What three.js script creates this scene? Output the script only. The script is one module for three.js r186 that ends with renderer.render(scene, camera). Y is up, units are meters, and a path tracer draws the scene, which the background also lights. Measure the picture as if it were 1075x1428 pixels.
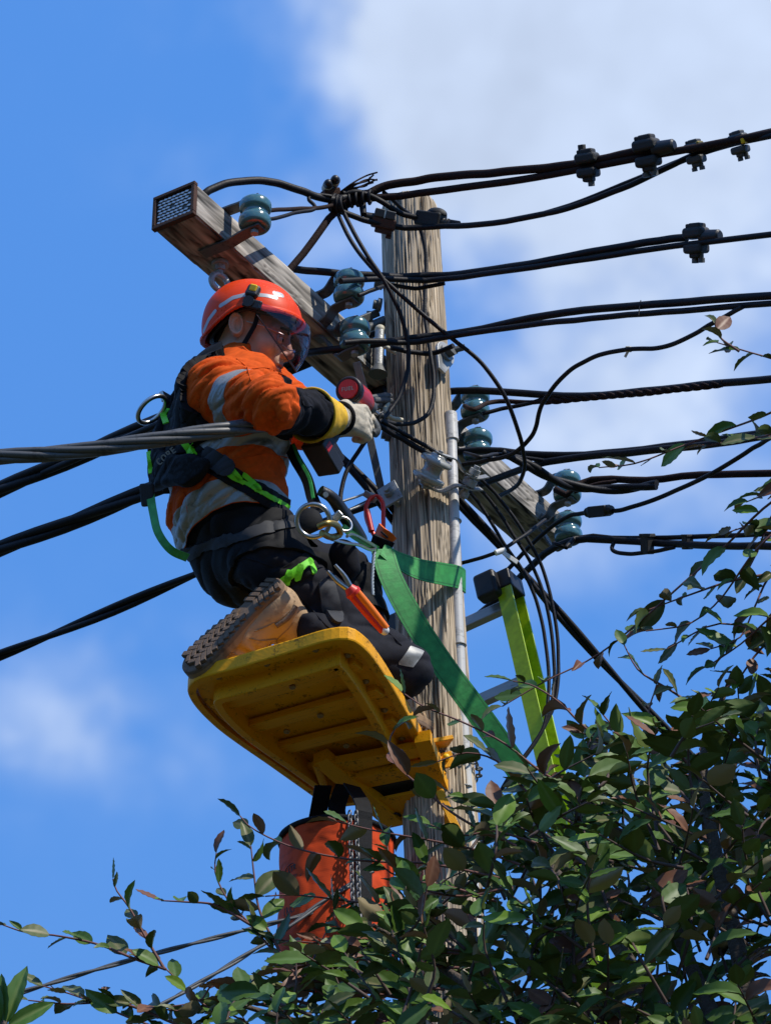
import * as THREE from 'three';
import { ImprovedNoise } from 'three/addons/math/ImprovedNoise.js';
import { RoundedBoxGeometry } from 'three/addons/geometries/RoundedBoxGeometry.js';
import { mergeGeometries, mergeVertices } from 'three/addons/utils/BufferGeometryUtils.js';
import { FontLoader } from 'three/addons/loaders/FontLoader.js';
import { TextGeometry } from 'three/addons/geometries/TextGeometry.js';

// ---------------------------------------------------------------- camera
const V = (x, y, z) => new THREE.Vector3(x, y, z);
const scene = new THREE.Scene();
const FPX = 3900, PW = 1075, PH = 1428, TILT = THREE.MathUtils.degToRad(32);
const camera = new THREE.PerspectiveCamera(2 * THREE.MathUtils.radToDeg(Math.atan(PH / 2 / FPX)), PW / PH, 0.1, 3000);
const CAM = V(0, 1.6, 0);
const FW = V(0, Math.sin(TILT), -Math.cos(TILT)), CU = V(0, Math.cos(TILT), Math.sin(TILT)), CR = V(1, 0, 0);
camera.position.copy(CAM);
camera.lookAt(CAM.clone().add(FW));

// photo pixel -> direction; the distance comes from a plane the thing stands in
const ray = (px, py) => FW.clone().addScaledVector(CR, (px - PW / 2) / FPX).addScaledVector(CU, (PH / 2 - py) / FPX);
const ZP = -6.66597;                                   // the pole's plane
const P = (px, py, dz = 0) => { const r = ray(px, py); return CAM.clone().addScaledVector(r, (ZP + dz) / r.z); };
const PY = (px, py, h) => { const r = ray(px, py); return CAM.clone().addScaledVector(r, (h - CAM.y) / r.y); };
const cv = (r, u, t) => V(0, 0, 0).addScaledVector(CR, r).addScaledVector(CU, u).addScaledVector(FW, -t).normalize();

// ---------------------------------------------------------------- random + noise
let seed = 90210;
const rnd = () => { seed = (seed * 1664525 + 1013904223) >>> 0; return seed / 4294967296; };
const rr = (a, b) => a + (b - a) * rnd();
// ImprovedNoise is deterministic
const IN = new ImprovedNoise();
const noise = (x, y, z = 0) => IN.noise(x + 37.2, y + 91.7, z + 13.1);
const fbm = (x, y, z = 0, o = 4) => { let s = 0, a = 0.5, f = 1; for (let i = 0; i < o; i++) { s += a * noise(x * f, y * f, z * f); a *= 0.5; f *= 2.03; } return s; };
const sst = (a, b, x) => { const t = Math.min(1, Math.max(0, (x - a) / (b - a))); return t * t * (3 - 2 * t); };
const mixN = (a, b, t) => a + (b - a) * t;

// ---------------------------------------------------------------- sky
{
  const W = 2048, H = 1024, data = new Float32Array(W * H * 4);
  // cloud banks: directions read from the photograph, with widths in radians; the same kind of banks goes on round the sky
  const banks = [];
  const bank = (px, py, rx, ry, k) => banks.push({ d: ray(px, py).normalize(), rx, ry, k });
  bank(720, 50, 0.045, 0.040, 1.15); bank(940, 110, 0.065, 0.045, 1.1); bank(590, 130, 0.022, 0.035, 0.6); bank(660, 200, 0.030, 0.022, 0.7); bank(760, 300, 0.06, 0.025, 0.55);
  bank(1000, 330, 0.06, 0.04, 0.45); bank(930, 450, 0.08, 0.03, 0.3); bank(620, 40, 0.03, 0.03, 0.6); bank(880, -60, 0.1, 0.05, 1.0); bank(820, 480, 0.03, 0.06, 0.28);
  bank(860, 620, 0.05, 0.03, 0.38); bank(180, 920, 0.028, 0.020, 0.34); bank(60, 1000, 0.040, 0.020, 0.32); bank(130, 1060, 0.06, 0.018, 0.25);
  bank(290, 260, 0.03, 0.014, 0.22); bank(730, 760, 0.03, 0.03, 0.35); bank(1060, 760, 0.05, 0.03, 0.4); bank(870, 560, 0.05, 0.02, 0.3); bank(400, 330, 0.02, 0.02, 0.3);
  let s2 = 77; const r2 = () => { s2 = (s2 * 1664525 + 1013904223) >>> 0; return s2 / 4294967296; };
  for (let i = 0; i < 90; i++) {
    const az = r2() * Math.PI * 2, el = 0.12 + r2() * 1.1;
    const d = V(Math.cos(el) * Math.sin(az), Math.sin(el), -Math.cos(el) * Math.cos(az));
    const sz = 0.03 + r2() * 0.09, k = 0.3 + r2() * 0.7, as = 0.4 + r2() * 0.4;
    if (d.dot(FW) > 0.94) continue;                      // the part in view is read from the photograph
    banks.push({ d, rx: sz, ry: sz * as, k });
  }
  for (const b of banks) { b.e = V(-b.d.z, 0, b.d.x).normalize(); b.u = b.e.clone().cross(b.d).normalize(); if (b.u.y < 0) b.u.negate(); }
  const dir = V(0, 0, 0);
  for (let j = 0; j < H; j++) {
    const el = ((j + 0.5) / H - 0.5) * Math.PI, cy = Math.sin(el), cr = Math.cos(el);
    for (let i = 0; i < W; i++) {
      const az = ((i + 0.5) / W - 0.5) * 2 * Math.PI;
      dir.set(cr * Math.cos(az), cy, cr * Math.sin(az));
      const o = (j * W + i) * 4;
      const h = Math.max(0, cy);
      // clear air: paler towards the horizon
      const t = Math.pow(1 - h, 3.2);
      let r = mixN(0.090, 0.19, t), g = mixN(0.290, 0.43, t), b = mixN(0.80, 0.86, t);
      if (cy > 0) {
        let c = 0;
        for (const q of banks) {
          const dd = q.d.dot(dir); if (dd < 0.9) continue;
          const x = q.e.dot(dir) / q.rx, y = q.u.dot(dir) / q.ry;
          const rad = x * x + y * y; if (rad > 6) continue;
          c += q.k * Math.exp(-rad * 0.9);
        }
        if (c > 0.004) {
          const n = fbm(dir.x * 14, dir.y * 18, dir.z * 14, 5), n2 = fbm(dir.x * 46 + 4, dir.y * 60, dir.z * 46, 4);
          const n3 = fbm(dir.x * 130, dir.y * 150 + 7, dir.z * 130, 3);
          c = Math.min(1, c * 1.5) * sst(-0.22, 1.10, c * 0.85 + 0.72 * n + 0.5 * n2 + 0.2 * n3) * 0.95; c = Math.min(1, c);
          const w = 0.95 + 0.18 * n + 0.12 * n2;
          r = mixN(r, 0.66 * w, c); g = mixN(g, 0.78 * w, c); b = mixN(b, 1.0 * w, c);
        }
      } else { const k = sst(0, -0.05, cy); r = mixN(r, 0.12, k); g = mixN(g, 0.12, k); b = mixN(b, 0.1, k); }
      data[o] = r; data[o + 1] = g; data[o + 2] = b; data[o + 3] = 1;
    }
  }
  const sky = new THREE.DataTexture(data, W, H, THREE.RGBAFormat, THREE.FloatType);
  sky.mapping = THREE.EquirectangularReflectionMapping; sky.magFilter = THREE.LinearFilter; sky.minFilter = THREE.LinearFilter; sky.needsUpdate = true;
  scene.background = sky; scene.environment = sky;
}

// ---------------------------------------------------------------- sun
const SUN = V(Math.sin(0.95) * Math.cos(0.86), Math.sin(0.86), Math.cos(0.95) * Math.cos(0.86));
const sun = new THREE.DirectionalLight(new THREE.Color(1, 0.94, 0.84), 4.6);
sun.position.copy(P(560, 800)).addScaledVector(SUN, 20); sun.target.position.copy(P(560, 800));
sun.castShadow = true; sun.shadow.mapSize.set(4096, 4096);
Object.assign(sun.shadow.camera, { left: -5, right: 5, top: 5, bottom: -7, near: 1, far: 45 });
scene.add(sun, sun.target);

const renderer = new THREE.WebGLRenderer({ antialias: true });
renderer.setSize(770, 1024);
renderer.toneMapping = THREE.LinearToneMapping;
renderer.toneMappingExposure = 1.0;
renderer.shadowMap.enabled = true;

// ---------------------------------------------------------------- textures and materials
function tex(w, h, fn, srgb = true, rep = 1) {
  const d = new Uint8Array(w * h * 4);
  for (let j = 0; j < h; j++) for (let i = 0; i < w; i++) {
    const c = fn(i / w, j / h, i, j); const o = (j * w + i) * 4;
    d[o] = Math.max(0, Math.min(255, c[0] * 255)); d[o + 1] = Math.max(0, Math.min(255, c[1] * 255)); d[o + 2] = Math.max(0, Math.min(255, c[2] * 255)); d[o + 3] = 255;
  }
  const t = new THREE.DataTexture(d, w, h, THREE.RGBAFormat);
  t.wrapS = t.wrapT = THREE.RepeatWrapping; t.magFilter = THREE.LinearFilter; t.minFilter = THREE.LinearFilter;
  if (srgb) t.colorSpace = THREE.SRGBColorSpace;
  t.repeat.set(rep, rep); t.needsUpdate = true; return t;
}
// tileable fbm by blending
const tile = (u, v, f, s) => {
  const n = (a, b) => fbm(a * f, b * f, s, 4);
  return n(u, v) * (1 - u) * (1 - v) + n(u - 1, v) * u * (1 - v) + n(u, v - 1) * (1 - u) * v + n(u - 1, v - 1) * u * v;
};
const weave = tex(256, 256, (u, v, i, j) => { const a = ((i >> 1) + (j >> 1)) & 1 ? 0.62 : 0.42; const n = tile(u, v, 9, 2) * 0.5; return [a + n, a + n, a + n]; }, false);
const mottle = tex(256, 256, (u, v) => { const n = 0.93 + 0.20 * tile(u, v, 6, 5) + 0.16 * tile(u, v, 22, 8); return [n, n, n]; });
const grime = tex(256, 256, (u, v) => { const n = tile(u, v, 5, 15), m = tile(u, v, 19, 18); const k = sst(0.02, 0.40, n + 0.8 * m); const g = mixN(0.97, 0.74, k); return [g, g * 0.985, g * 0.96]; });
const speck = tex(256, 256, (u, v) => { const n = 0.5 + 0.9 * tile(u, v, 26, 3); return [n, n, n]; }, false);
const scuff = tex(512, 512, (u, v) => { const n = tile(u, v, 7, 41), m = tile(u, v, 34, 42), sc = Math.abs(tile(u, v * 0.35 + u * 0.2, 26, 43)); const d = sst(0.14, 0.40, n + 0.9 * m) * 0.32, l = sst(0.018, 0.0, sc) * sst(-0.1, 0.25, n) * 0.5; const g = 0.97 - Math.max(d, l); return [g, g * 0.98, g * 0.94]; });
const webbing = tex(128, 128, (u, v) => { const e = Math.min(Math.abs(v - 0.20), Math.abs(v - 0.80)); const st = e < 0.012 ? (Math.sin(u * 200) > 0 ? 0.62 : 0.86) : 1; const rib = 0.93 + 0.07 * Math.sin(v * 400), n = 1 + 0.35 * tile(u, v, 6, 51); const g = Math.min(1, 0.92 * st * rib * n); return [g, g, g]; });
const hx = (a) => new THREE.Color().setRGB(a[0], a[1], a[2]);
function mat(c, rough = 0.6, metal = 0, o = {}) {
  const Mt = o.physical ? THREE.MeshPhysicalMaterial : THREE.MeshStandardMaterial; delete o.physical;
  const m = new Mt({ color: hx(c), roughness: rough, metalness: metal, side: THREE.DoubleSide });
  for (const k in o) m[k] = o[k];
  return m;
}
const M = {
  orange: mat([0.74, 0.098, 0.006], 0.85, 0, { physical: true, specularIntensity: 0.35, map: mottle, bumpMap: weave, bumpScale: 0.0006 }),
  blackCloth: mat([0.010, 0.0105, 0.015], 0.85, 0, { physical: true, specularIntensity: 0.35, map: mottle, bumpMap: weave, bumpScale: 0.0006 }),
  trouser: mat([0.017, 0.018, 0.025], 0.85, 0, { physical: true, specularIntensity: 0.35, map: mottle, bumpMap: weave, bumpScale: 0.0006 }),
  web: mat([0.007, 0.0075, 0.009], 0.7, 0, { physical: true, specularIntensity: 0.35, bumpMap: weave, bumpScale: 0.0012 }),
  webGrey: mat([0.038, 0.040, 0.045], 0.65, 0, { physical: true, specularIntensity: 0.4, bumpMap: weave, bumpScale: 0.0012 }),
  lime: mat([0.16, 0.72, 0.008], 0.55, 0, { bumpMap: weave, bumpScale: 0.0008 }),
  tape: mat([0.33, 0.345, 0.345], 0.42, 0.2, { map: grime, bumpMap: weave, bumpScale: 0.0003 }),
  skin: mat([0.62, 0.375, 0.255], 0.5, 0, { map: mottle, bumpMap: speck, bumpScale: 0.0006 }),
  lip: mat([0.42, 0.14, 0.12], 0.42),
  hair: mat([0.012, 0.010, 0.009], 0.6, 0, { bumpMap: speck, bumpScale: 0.002 }),
  eyeWhite: mat([0.62, 0.58, 0.54], 0.25), iris: mat([0.02, 0.012, 0.008], 0.15),
  helmet: mat([0.80, 0.052, 0.004], 0.45, 0, { physical: true, specularIntensity: 0.4, bumpMap: speck, bumpScale: 0.0002 }),
  visor: mat([0.62, 0.50, 0.56], 0.04, 0, { physical: true, transmission: 1, thickness: 0, ior: 1.5 }),
  helmetTape: mat([0.38, 0.39, 0.41], 0.4, 0.2),
  blackPlastic: mat([0.014, 0.014, 0.016], 0.45, 0, { bumpMap: speck, bumpScale: 0.0004 }),
  greyPlastic: mat([0.055, 0.06, 0.065], 0.5, 0, { map: grime }),
  yellowPlastic: mat([0.85, 0.55, 0.01], 0.45),
  gloveYellow: mat([0.85, 0.50, 0.012], 0.7, 0, { map: mottle, bumpMap: speck, bumpScale: 0.001 }),
  gloveWhite: mat([0.60, 0.55, 0.45], 0.8, 0, { map: grime, bumpMap: speck, bumpScale: 0.0012 }),
  boot: mat([0.44, 0.30, 0.175], 0.75, 0, { map: grime, bumpMap: speck, bumpScale: 0.0009 }),
  bootDark: mat([0.31, 0.205, 0.12], 0.78, 0, { map: grime, bumpMap: speck, bumpScale: 0.0009 }),
  sole: mat([0.185, 0.125, 0.085], 0.85, 0, { map: grime, bumpMap: speck, bumpScale: 0.0012 }),
  lace: mat([0.42, 0.25, 0.10], 0.8),
  steel: mat([0.55, 0.56, 0.57], 0.28, 1, { map: grime }),
  galv: mat([0.40, 0.42, 0.43], 0.55, 0.6, { map: grime, bumpMap: speck, bumpScale: 0.0006 }),
  chainSteel: mat([0.22, 0.225, 0.23], 0.5, 0.7, { map: grime }),
  galvDark: mat([0.13, 0.14, 0.145], 0.55, 0.5, { map: grime, bumpMap: speck, bumpScale: 0.0006 }),
  brass: mat([0.42, 0.31, 0.10], 0.4, 0.9, { map: grime }),
  rust: mat([0.085, 0.038, 0.024], 0.85, 0.1, { map: grime, bumpMap: speck, bumpScale: 0.0012 }),
  glaze: mat([0.060, 0.165, 0.190], 0.2, 0, { physical: true, clearcoat: 1, clearcoatRoughness: 0.08, map: grime }),
  glazeGrey: mat([0.40, 0.41, 0.38], 0.22, 0, { physical: true, clearcoat: 0.7, clearcoatRoughness: 0.15, map: grime }),
  cable: mat([0.009, 0.009, 0.012], 0.55, 0, { physical: true, specularIntensity: 0.5, map: grime, bumpMap: speck, bumpScale: 0.0006 }),
  cableBrown: mat([0.026, 0.013, 0.011], 0.8, 0, { physical: true, specularIntensity: 0.4, map: grime, bumpMap: speck, bumpScale: 0.001 }),
  cableGrey: mat([0.11, 0.115, 0.12], 0.5, 0.3, { map: grime }),
  conn: mat([0.020, 0.021, 0.022], 0.6, 0, { map: grime, bumpMap: speck, bumpScale: 0.0012 }),
  pvc: mat([0.62, 0.63, 0.63], 0.45, 0, { map: grime }),
  cream: mat([0.52, 0.47, 0.34], 0.6),
  platform: mat([0.92, 0.425, 0.006], 0.5, 0, { physical: true, specularIntensity: 0.45, map: scuff, bumpMap: speck, bumpScale: 0.0006 }),
  bolt: mat([0.36, 0.25, 0.12], 0.5, 0.5, { map: grime }),
  bagOrange: mat([0.64, 0.068, 0.012], 0.65, 0, { physical: true, specularIntensity: 0.3, map: grime, bumpMap: weave, bumpScale: 0.0005 }),
  strapGreen: mat([0.05, 0.42, 0.085], 0.62, 0, { map: webbing, bumpMap: weave, bumpScale: 0.0008 }),
  limeFibre: mat([0.50, 0.68, 0.012], 0.35, 0, { map: mottle }),
  alu: mat([0.42, 0.42, 0.43], 0.45, 0.75, { map: grime }),
  red: mat([0.55, 0.022, 0.02], 0.35, 0, { map: grime }),
  redAnod: mat([0.62, 0.035, 0.02], 0.3, 0.3),
  pliersOrange: mat([0.90, 0.20, 0.010], 0.45), pliersRed: mat([0.68, 0.03, 0.018], 0.45),
  orangeTag: mat([0.95, 0.16, 0.01], 0.45),
  ink: mat([0.02, 0.014, 0.012], 0.7), white: mat([0.75, 0.75, 0.72], 0.5),
  twig: mat([0.085, 0.05, 0.038], 0.75, 0, { map: mottle }),
  twigRed: mat([0.17, 0.065, 0.05], 0.65, 0, { map: mottle }),
  bark: mat([0.10, 0.075, 0.055], 0.9, 0, { map: mottle, bumpMap: speck, bumpScale: 0.004 }),
};

// ---------------------------------------------------------------- scene helpers
const used = {};
const numbered = (n) => { const k = used[n] = (used[n] ?? -1) + 1; return k ? `${n}_${String(k).padStart(3, '0')}` : n; };
function thing(name, label, category, base, group) {
  const g = new THREE.Group(); g.name = numbered(name); g.position.copy(base); g.userData = { label, category };
  if (group) g.userData.group = group;
  scene.add(g); return g;
}
// geometry given in world metres -> named mesh under its thing (or part)
function part(parent, name, geo, m, label) {
  const o = new THREE.Mesh(geo, m); o.name = name; o.castShadow = o.receiveShadow = true;
  parent.updateWorldMatrix(true, false);
  geo.applyMatrix4(parent.matrixWorld.clone().invert());
  if (label) o.userData.label = label;
  parent.add(o); return o;
}
function single(name, label, category, geo, m, base, group) {           // a thing that is one mesh
  const o = new THREE.Mesh(geo.translate(-base.x, -base.y, -base.z), m); o.name = numbered(name); o.position.copy(base);
  o.castShadow = o.receiveShadow = true; o.userData = { label, category }; if (group) o.userData.group = group;
  scene.add(o); return o;
}
const flat = (g) => { if (g.index) g = g.toNonIndexed(); for (const k of Object.keys(g.attributes)) if (!['position', 'normal', 'uv'].includes(k)) g.deleteAttribute(k); return g; };
const join = (gs) => mergeGeometries(gs.map((g) => { if (!g.attributes.uv) boxUV(g); return flat(g); }), false);
function boxUV(g, s = 4) {
  const p = g.attributes.position, n = g.attributes.normal, uv = new Float32Array(p.count * 2);
  for (let i = 0; i < p.count; i++) {
    const ax = Math.abs(n.getX(i)), ay = Math.abs(n.getY(i)), az = Math.abs(n.getZ(i));
    const x = p.getX(i) * s, y = p.getY(i) * s, z = p.getZ(i) * s;
    if (ax > ay && ax > az) { uv[2 * i] = z; uv[2 * i + 1] = y; } else if (ay > az) { uv[2 * i] = x; uv[2 * i + 1] = z; } else { uv[2 * i] = x; uv[2 * i + 1] = y; }
  }
  g.setAttribute('uv', new THREE.BufferAttribute(uv, 2)); return g;
}
// frame matrix from axes
const frame = (o, x, y, z) => new THREE.Matrix4().makeBasis(x, y, z).setPosition(o);
function rbox(w, h, d, r = 0.003, s = 2) { return new RoundedBoxGeometry(w, h, d, s, Math.min(r, w / 2.01, h / 2.01, d / 2.01)); }
function bar(a, b, r0, r1 = r0, seg = 14) {                              // tapered rod with ends
  const L = a.distanceTo(b); const g = new THREE.CylinderGeometry(r1, r0, L, seg, 1);
  const q = new THREE.Quaternion().setFromUnitVectors(V(0, 1, 0), b.clone().sub(a).normalize());
  return g.applyQuaternion(q).translate((a.x + b.x) / 2, (a.y + b.y) / 2, (a.z + b.z) / 2);
}
function strapBox(a, b, wdir, w, t, r = 0.002) {                         // flat bar from a to b, width along wdir
  const x = b.clone().sub(a), L = x.length(); x.normalize();
  const z = x.clone().cross(wdir).normalize(), y = z.clone().cross(x).normalize();
  return rbox(L, w, t, r).applyMatrix4(frame(a.clone().add(b).multiplyScalar(0.5), x, y, z));
}
function tube(pts, r, seg = 8, per = 7) {
  const c = new THREE.CatmullRomCurve3(pts, false, 'centripetal');
  const n = Math.max(6, (pts.length - 1) * per);
  const g = new THREE.TubeGeometry(c, n, typeof r === 'number' ? r : 1, seg, false);
  if (typeof r !== 'number') {                                            // varying radius
    const p = g.attributes.position, v = V(0, 0, 0);
    for (let i = 0; i <= n; i++) { const cc = c.getPointAt(i / n), k = r(i / n); for (let j = 0; j <= seg; j++) { const q = i * (seg + 1) + j; v.fromBufferAttribute(p, q).sub(cc).multiplyScalar(k).add(cc); p.setXYZ(q, v.x, v.y, v.z); } }
  }
  const L = c.getLength(), uv = g.attributes.uv; for (let i = 0; i < uv.count; i++) uv.setXY(i, uv.getX(i) * L * 6, uv.getY(i) * 0.25);
  // caps
  const caps = [];
  for (const e of [0, 1]) { const rr0 = typeof r === 'number' ? r : r(e); const d = new THREE.CircleGeometry(rr0, seg); const tn = c.getTangentAt(e).multiplyScalar(e ? 1 : -1); d.applyQuaternion(new THREE.Quaternion().setFromUnitVectors(V(0, 0, 1), tn)).translate(...c.getPointAt(e).toArray()); caps.push(flat(d)); }
  return mergeGeometries([flat(g), ...caps]);
}
function twisted(pts, rc, rs, n, pitch, seg = 7) {                       // n strands laid round a line
  const c = new THREE.CatmullRomCurve3(pts, false, 'centripetal'), L = c.getLength(), N = Math.max(20, Math.ceil(L / pitch * 14));
  const out = [];
  const fr = c.computeFrenetFrames(N, false);
  for (let k = 0; k < n; k++) {
    const q = [];
    for (let i = 0; i <= N; i++) { const p = c.getPointAt(i / N), a = i / N * L / pitch * 2 * Math.PI + k * 2 * Math.PI / n; q.push(p.addScaledVector(fr.normals[i], Math.cos(a) * rc).addScaledVector(fr.binormals[i], Math.sin(a) * rc)); }
    out.push(tube(q, rs, seg, 1));
  }
  return mergeGeometries(out);
}
function coil(pts, R, r, pitch, seg = 6) { return twisted(pts, R, r, 1, pitch, seg); }
// webbing: pts + width directions
function ribbon(pts, dirs, w, t, per = 8) {
  const c = new THREE.CatmullRomCurve3(pts, false, 'centripetal'); const n = (pts.length - 1) * per; const pos = [], uv = [], idx = [];
  const L = c.getLength();
  for (let i = 0; i <= n; i++) {
    const u = i / n, p = c.getPoint(u), tg = c.getTangent(u), f = u * (dirs.length - 1), k = Math.min(dirs.length - 2, Math.floor(f));
    const wd = dirs[k].clone().lerp(dirs[k + 1], f - k); wd.addScaledVector(tg, -wd.dot(tg)).normalize(); const nn = tg.clone().cross(wd).normalize();
    for (const [a, b] of [[-1, -1], [1, -1], [1, 1], [-1, 1]]) { const q = p.clone().addScaledVector(wd, a * w / 2).addScaledVector(nn, b * t / 2); pos.push(q.x, q.y, q.z); uv.push(u * L * 8, a * w * 4); }
    if (i) for (let j = 0; j < 4; j++) { const o = (i - 1) * 4, j2 = (j + 1) % 4; idx.push(o + j, o + j2, o + 4 + j, o + j2, o + 4 + j2, o + 4 + j); }
  }
  idx.push(0, 2, 1, 0, 3, 2); const e = n * 4; idx.push(e, e + 1, e + 2, e, e + 2, e + 3);
  const g = new THREE.BufferGeometry(); g.setAttribute('position', new THREE.Float32BufferAttribute(pos, 3)); g.setAttribute('uv', new THREE.Float32BufferAttribute(uv, 2)); g.setIndex(idx);
  const h = g.toNonIndexed(); h.computeVertexNormals(); return h;
}
function torus(c, nrm, R, r, arc = Math.PI * 2, xd, seg = 40) {
  const g = new THREE.TorusGeometry(R, r, 10, seg, arc); const z = nrm.clone().normalize(); const x = (xd ? xd.clone() : V(0.31, 0.9, 0.2)); x.addScaledVector(z, -x.dot(z)).normalize();
  return g.applyMatrix4(frame(c, x, z.clone().cross(x), z));
}
function hexNut(c, ax, r, h) { const g = new THREE.CylinderGeometry(r, r, h, 6); return g.applyQuaternion(new THREE.Quaternion().setFromUnitVectors(V(0, 1, 0), ax.clone().normalize())).translate(c.x, c.y, c.z); }
function disc(c, ax, r, h, seg = 22) { const g = new THREE.CylinderGeometry(r, r, h, seg); return g.applyQuaternion(new THREE.Quaternion().setFromUnitVectors(V(0, 1, 0), ax.clone().normalize())).translate(c.x, c.y, c.z); }

// ---------------------------------------------------------------- distance fields -> continuous meshes
const smin = (a, b, k) => { const h = Math.max(k - Math.abs(a - b), 0) / k; return Math.min(a, b) - h * h * k * 0.25; };
const smax = (a, b, k) => -smin(-a, -b, k);
const cap = (p, a, b, ra, rb) => {                                       // tapered capsule
  const bx = b.x - a.x, by = b.y - a.y, bz = b.z - a.z, px = p.x - a.x, py = p.y - a.y, pz = p.z - a.z;
  const h = Math.min(1, Math.max(0, (px * bx + py * by + pz * bz) / (bx * bx + by * by + bz * bz)));
  return Math.hypot(px - bx * h, py - by * h, pz - bz * h) - (ra + (rb - ra) * h);
};
const ell = (x, y, z, cx, cy, cz, rx, ry, rz) => { const a = (x - cx) / rx, b = (y - cy) / ry, c = (z - cz) / rz; const k0 = Math.hypot(a, b, c), k1 = Math.hypot(a / rx, b / ry, c / rz); return k1 < 1e-9 ? -Math.min(rx, ry, rz) : k0 * (k0 - 1) / k1; };
const segd = (p, pts) => { let m = 1e9; for (let i = 0; i + 1 < pts.length; i++) m = Math.min(m, cap(p, pts[i], pts[i + 1], 0, 0)); return m; };
function polygonize(f, lo, hi, cell) {
  const nx = Math.ceil((hi.x - lo.x) / cell) + 1, ny = Math.ceil((hi.y - lo.y) / cell) + 1, nz = Math.ceil((hi.z - lo.z) / cell) + 1;
  const g = new Float32Array(nx * ny * nz), p = V(0, 0, 0); const id = (i, j, k) => (k * ny + j) * nx + i;
  const BS = 5, far = BS * cell * 0.87 * 1.7 + 0.012;                     // blocks far from the surface are filled with one value
  for (let K = 0; K < nz; K += BS) for (let J2 = 0; J2 < ny; J2 += BS) for (let I2 = 0; I2 < nx; I2 += BS) {
    p.set(lo.x + (I2 + 2) * cell, lo.y + (J2 + 2) * cell, lo.z + (K + 2) * cell); const v = f(p), skip = Math.abs(v) > far;
    for (let k = K; k < Math.min(nz, K + BS); k++) for (let j = J2; j < Math.min(ny, J2 + BS); j++) for (let i = I2; i < Math.min(nx, I2 + BS); i++) { if (skip) g[id(i, j, k)] = v; else { p.set(lo.x + i * cell, lo.y + j * cell, lo.z + k * cell); g[id(i, j, k)] = f(p); } }
  }
  const vid = new Int32Array(nx * ny * nz).fill(-1), pos = [], idx = [];
  for (let k = 0; k + 1 < nz; k++) for (let j = 0; j + 1 < ny; j++) for (let i = 0; i + 1 < nx; i++) {
    { const s0 = g[id(i, j, k)] < 0; if (s0 === (g[id(i + 1, j, k)] < 0) && s0 === (g[id(i, j + 1, k)] < 0) && s0 === (g[id(i + 1, j + 1, k)] < 0) && s0 === (g[id(i, j, k + 1)] < 0) && s0 === (g[id(i + 1, j, k + 1)] < 0) && s0 === (g[id(i, j + 1, k + 1)] < 0) && s0 === (g[id(i + 1, j + 1, k + 1)] < 0)) continue; }
    let n = 0, sx = 0, sy = 0, sz = 0;
    const c = (a, b, d) => g[id(i + a, j + b, k + d)];
    for (let e = 0; e < 12; e++) {
      const ax = e >> 2, u = e & 1, w = (e >> 1) & 1; let a, b;
      if (ax === 0) { a = [0, u, w]; b = [1, u, w]; } else if (ax === 1) { a = [u, 0, w]; b = [u, 1, w]; } else { a = [u, w, 0]; b = [u, w, 1]; }
      const va = c(...a), vb = c(...b); if ((va < 0) === (vb < 0)) continue;
      const t = va / (va - vb); n++; sx += a[0] + (b[0] - a[0]) * t; sy += a[1] + (b[1] - a[1]) * t; sz += a[2] + (b[2] - a[2]) * t;
    }
    if (n) { vid[id(i, j, k)] = pos.length / 3; pos.push(lo.x + (i + sx / n) * cell, lo.y + (j + sy / n) * cell, lo.z + (k + sz / n) * cell); }
  }
  const quad = (a, b, c, d, fl) => { if (a < 0 || b < 0 || c < 0 || d < 0) return; if (fl) idx.push(a, b, c, a, c, d); else idx.push(a, c, b, a, d, c); };
  for (let k = 1; k + 1 < nz; k++) for (let j = 1; j + 1 < ny; j++) for (let i = 1; i + 1 < nx; i++) {
    const s = g[id(i, j, k)] < 0;
    if (s !== (g[id(i + 1, j, k)] < 0)) quad(vid[id(i, j - 1, k - 1)], vid[id(i, j, k - 1)], vid[id(i, j, k)], vid[id(i, j - 1, k)], s);
    if (s !== (g[id(i, j + 1, k)] < 0)) quad(vid[id(i - 1, j, k - 1)], vid[id(i - 1, j, k)], vid[id(i, j, k)], vid[id(i, j, k - 1)], s);
    if (s !== (g[id(i, j, k + 1)] < 0)) quad(vid[id(i - 1, j - 1, k)], vid[id(i, j - 1, k)], vid[id(i, j, k)], vid[id(i - 1, j, k)], s);
  }
  const geo = new THREE.BufferGeometry(); geo.setAttribute('position', new THREE.Float32BufferAttribute(pos, 3)); geo.setIndex(idx);
  const nn = new Float32Array(pos.length), e = cell * 0.5;
  for (let i = 0; i < pos.length; i += 3) {
    const q = (dx, dy, dz) => { p.set(pos[i] + dx, pos[i + 1] + dy, pos[i + 2] + dz); return f(p); };
    const gx = q(e, 0, 0) - q(-e, 0, 0), gy = q(0, e, 0) - q(0, -e, 0), gz = q(0, 0, e) - q(0, 0, -e), l = Math.hypot(gx, gy, gz) || 1;
    nn[i] = gx / l; nn[i + 1] = gy / l; nn[i + 2] = gz / l;
  }
  geo.setAttribute('normal', new THREE.BufferAttribute(nn, 3));
  return boxUV(geo);
}
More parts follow.
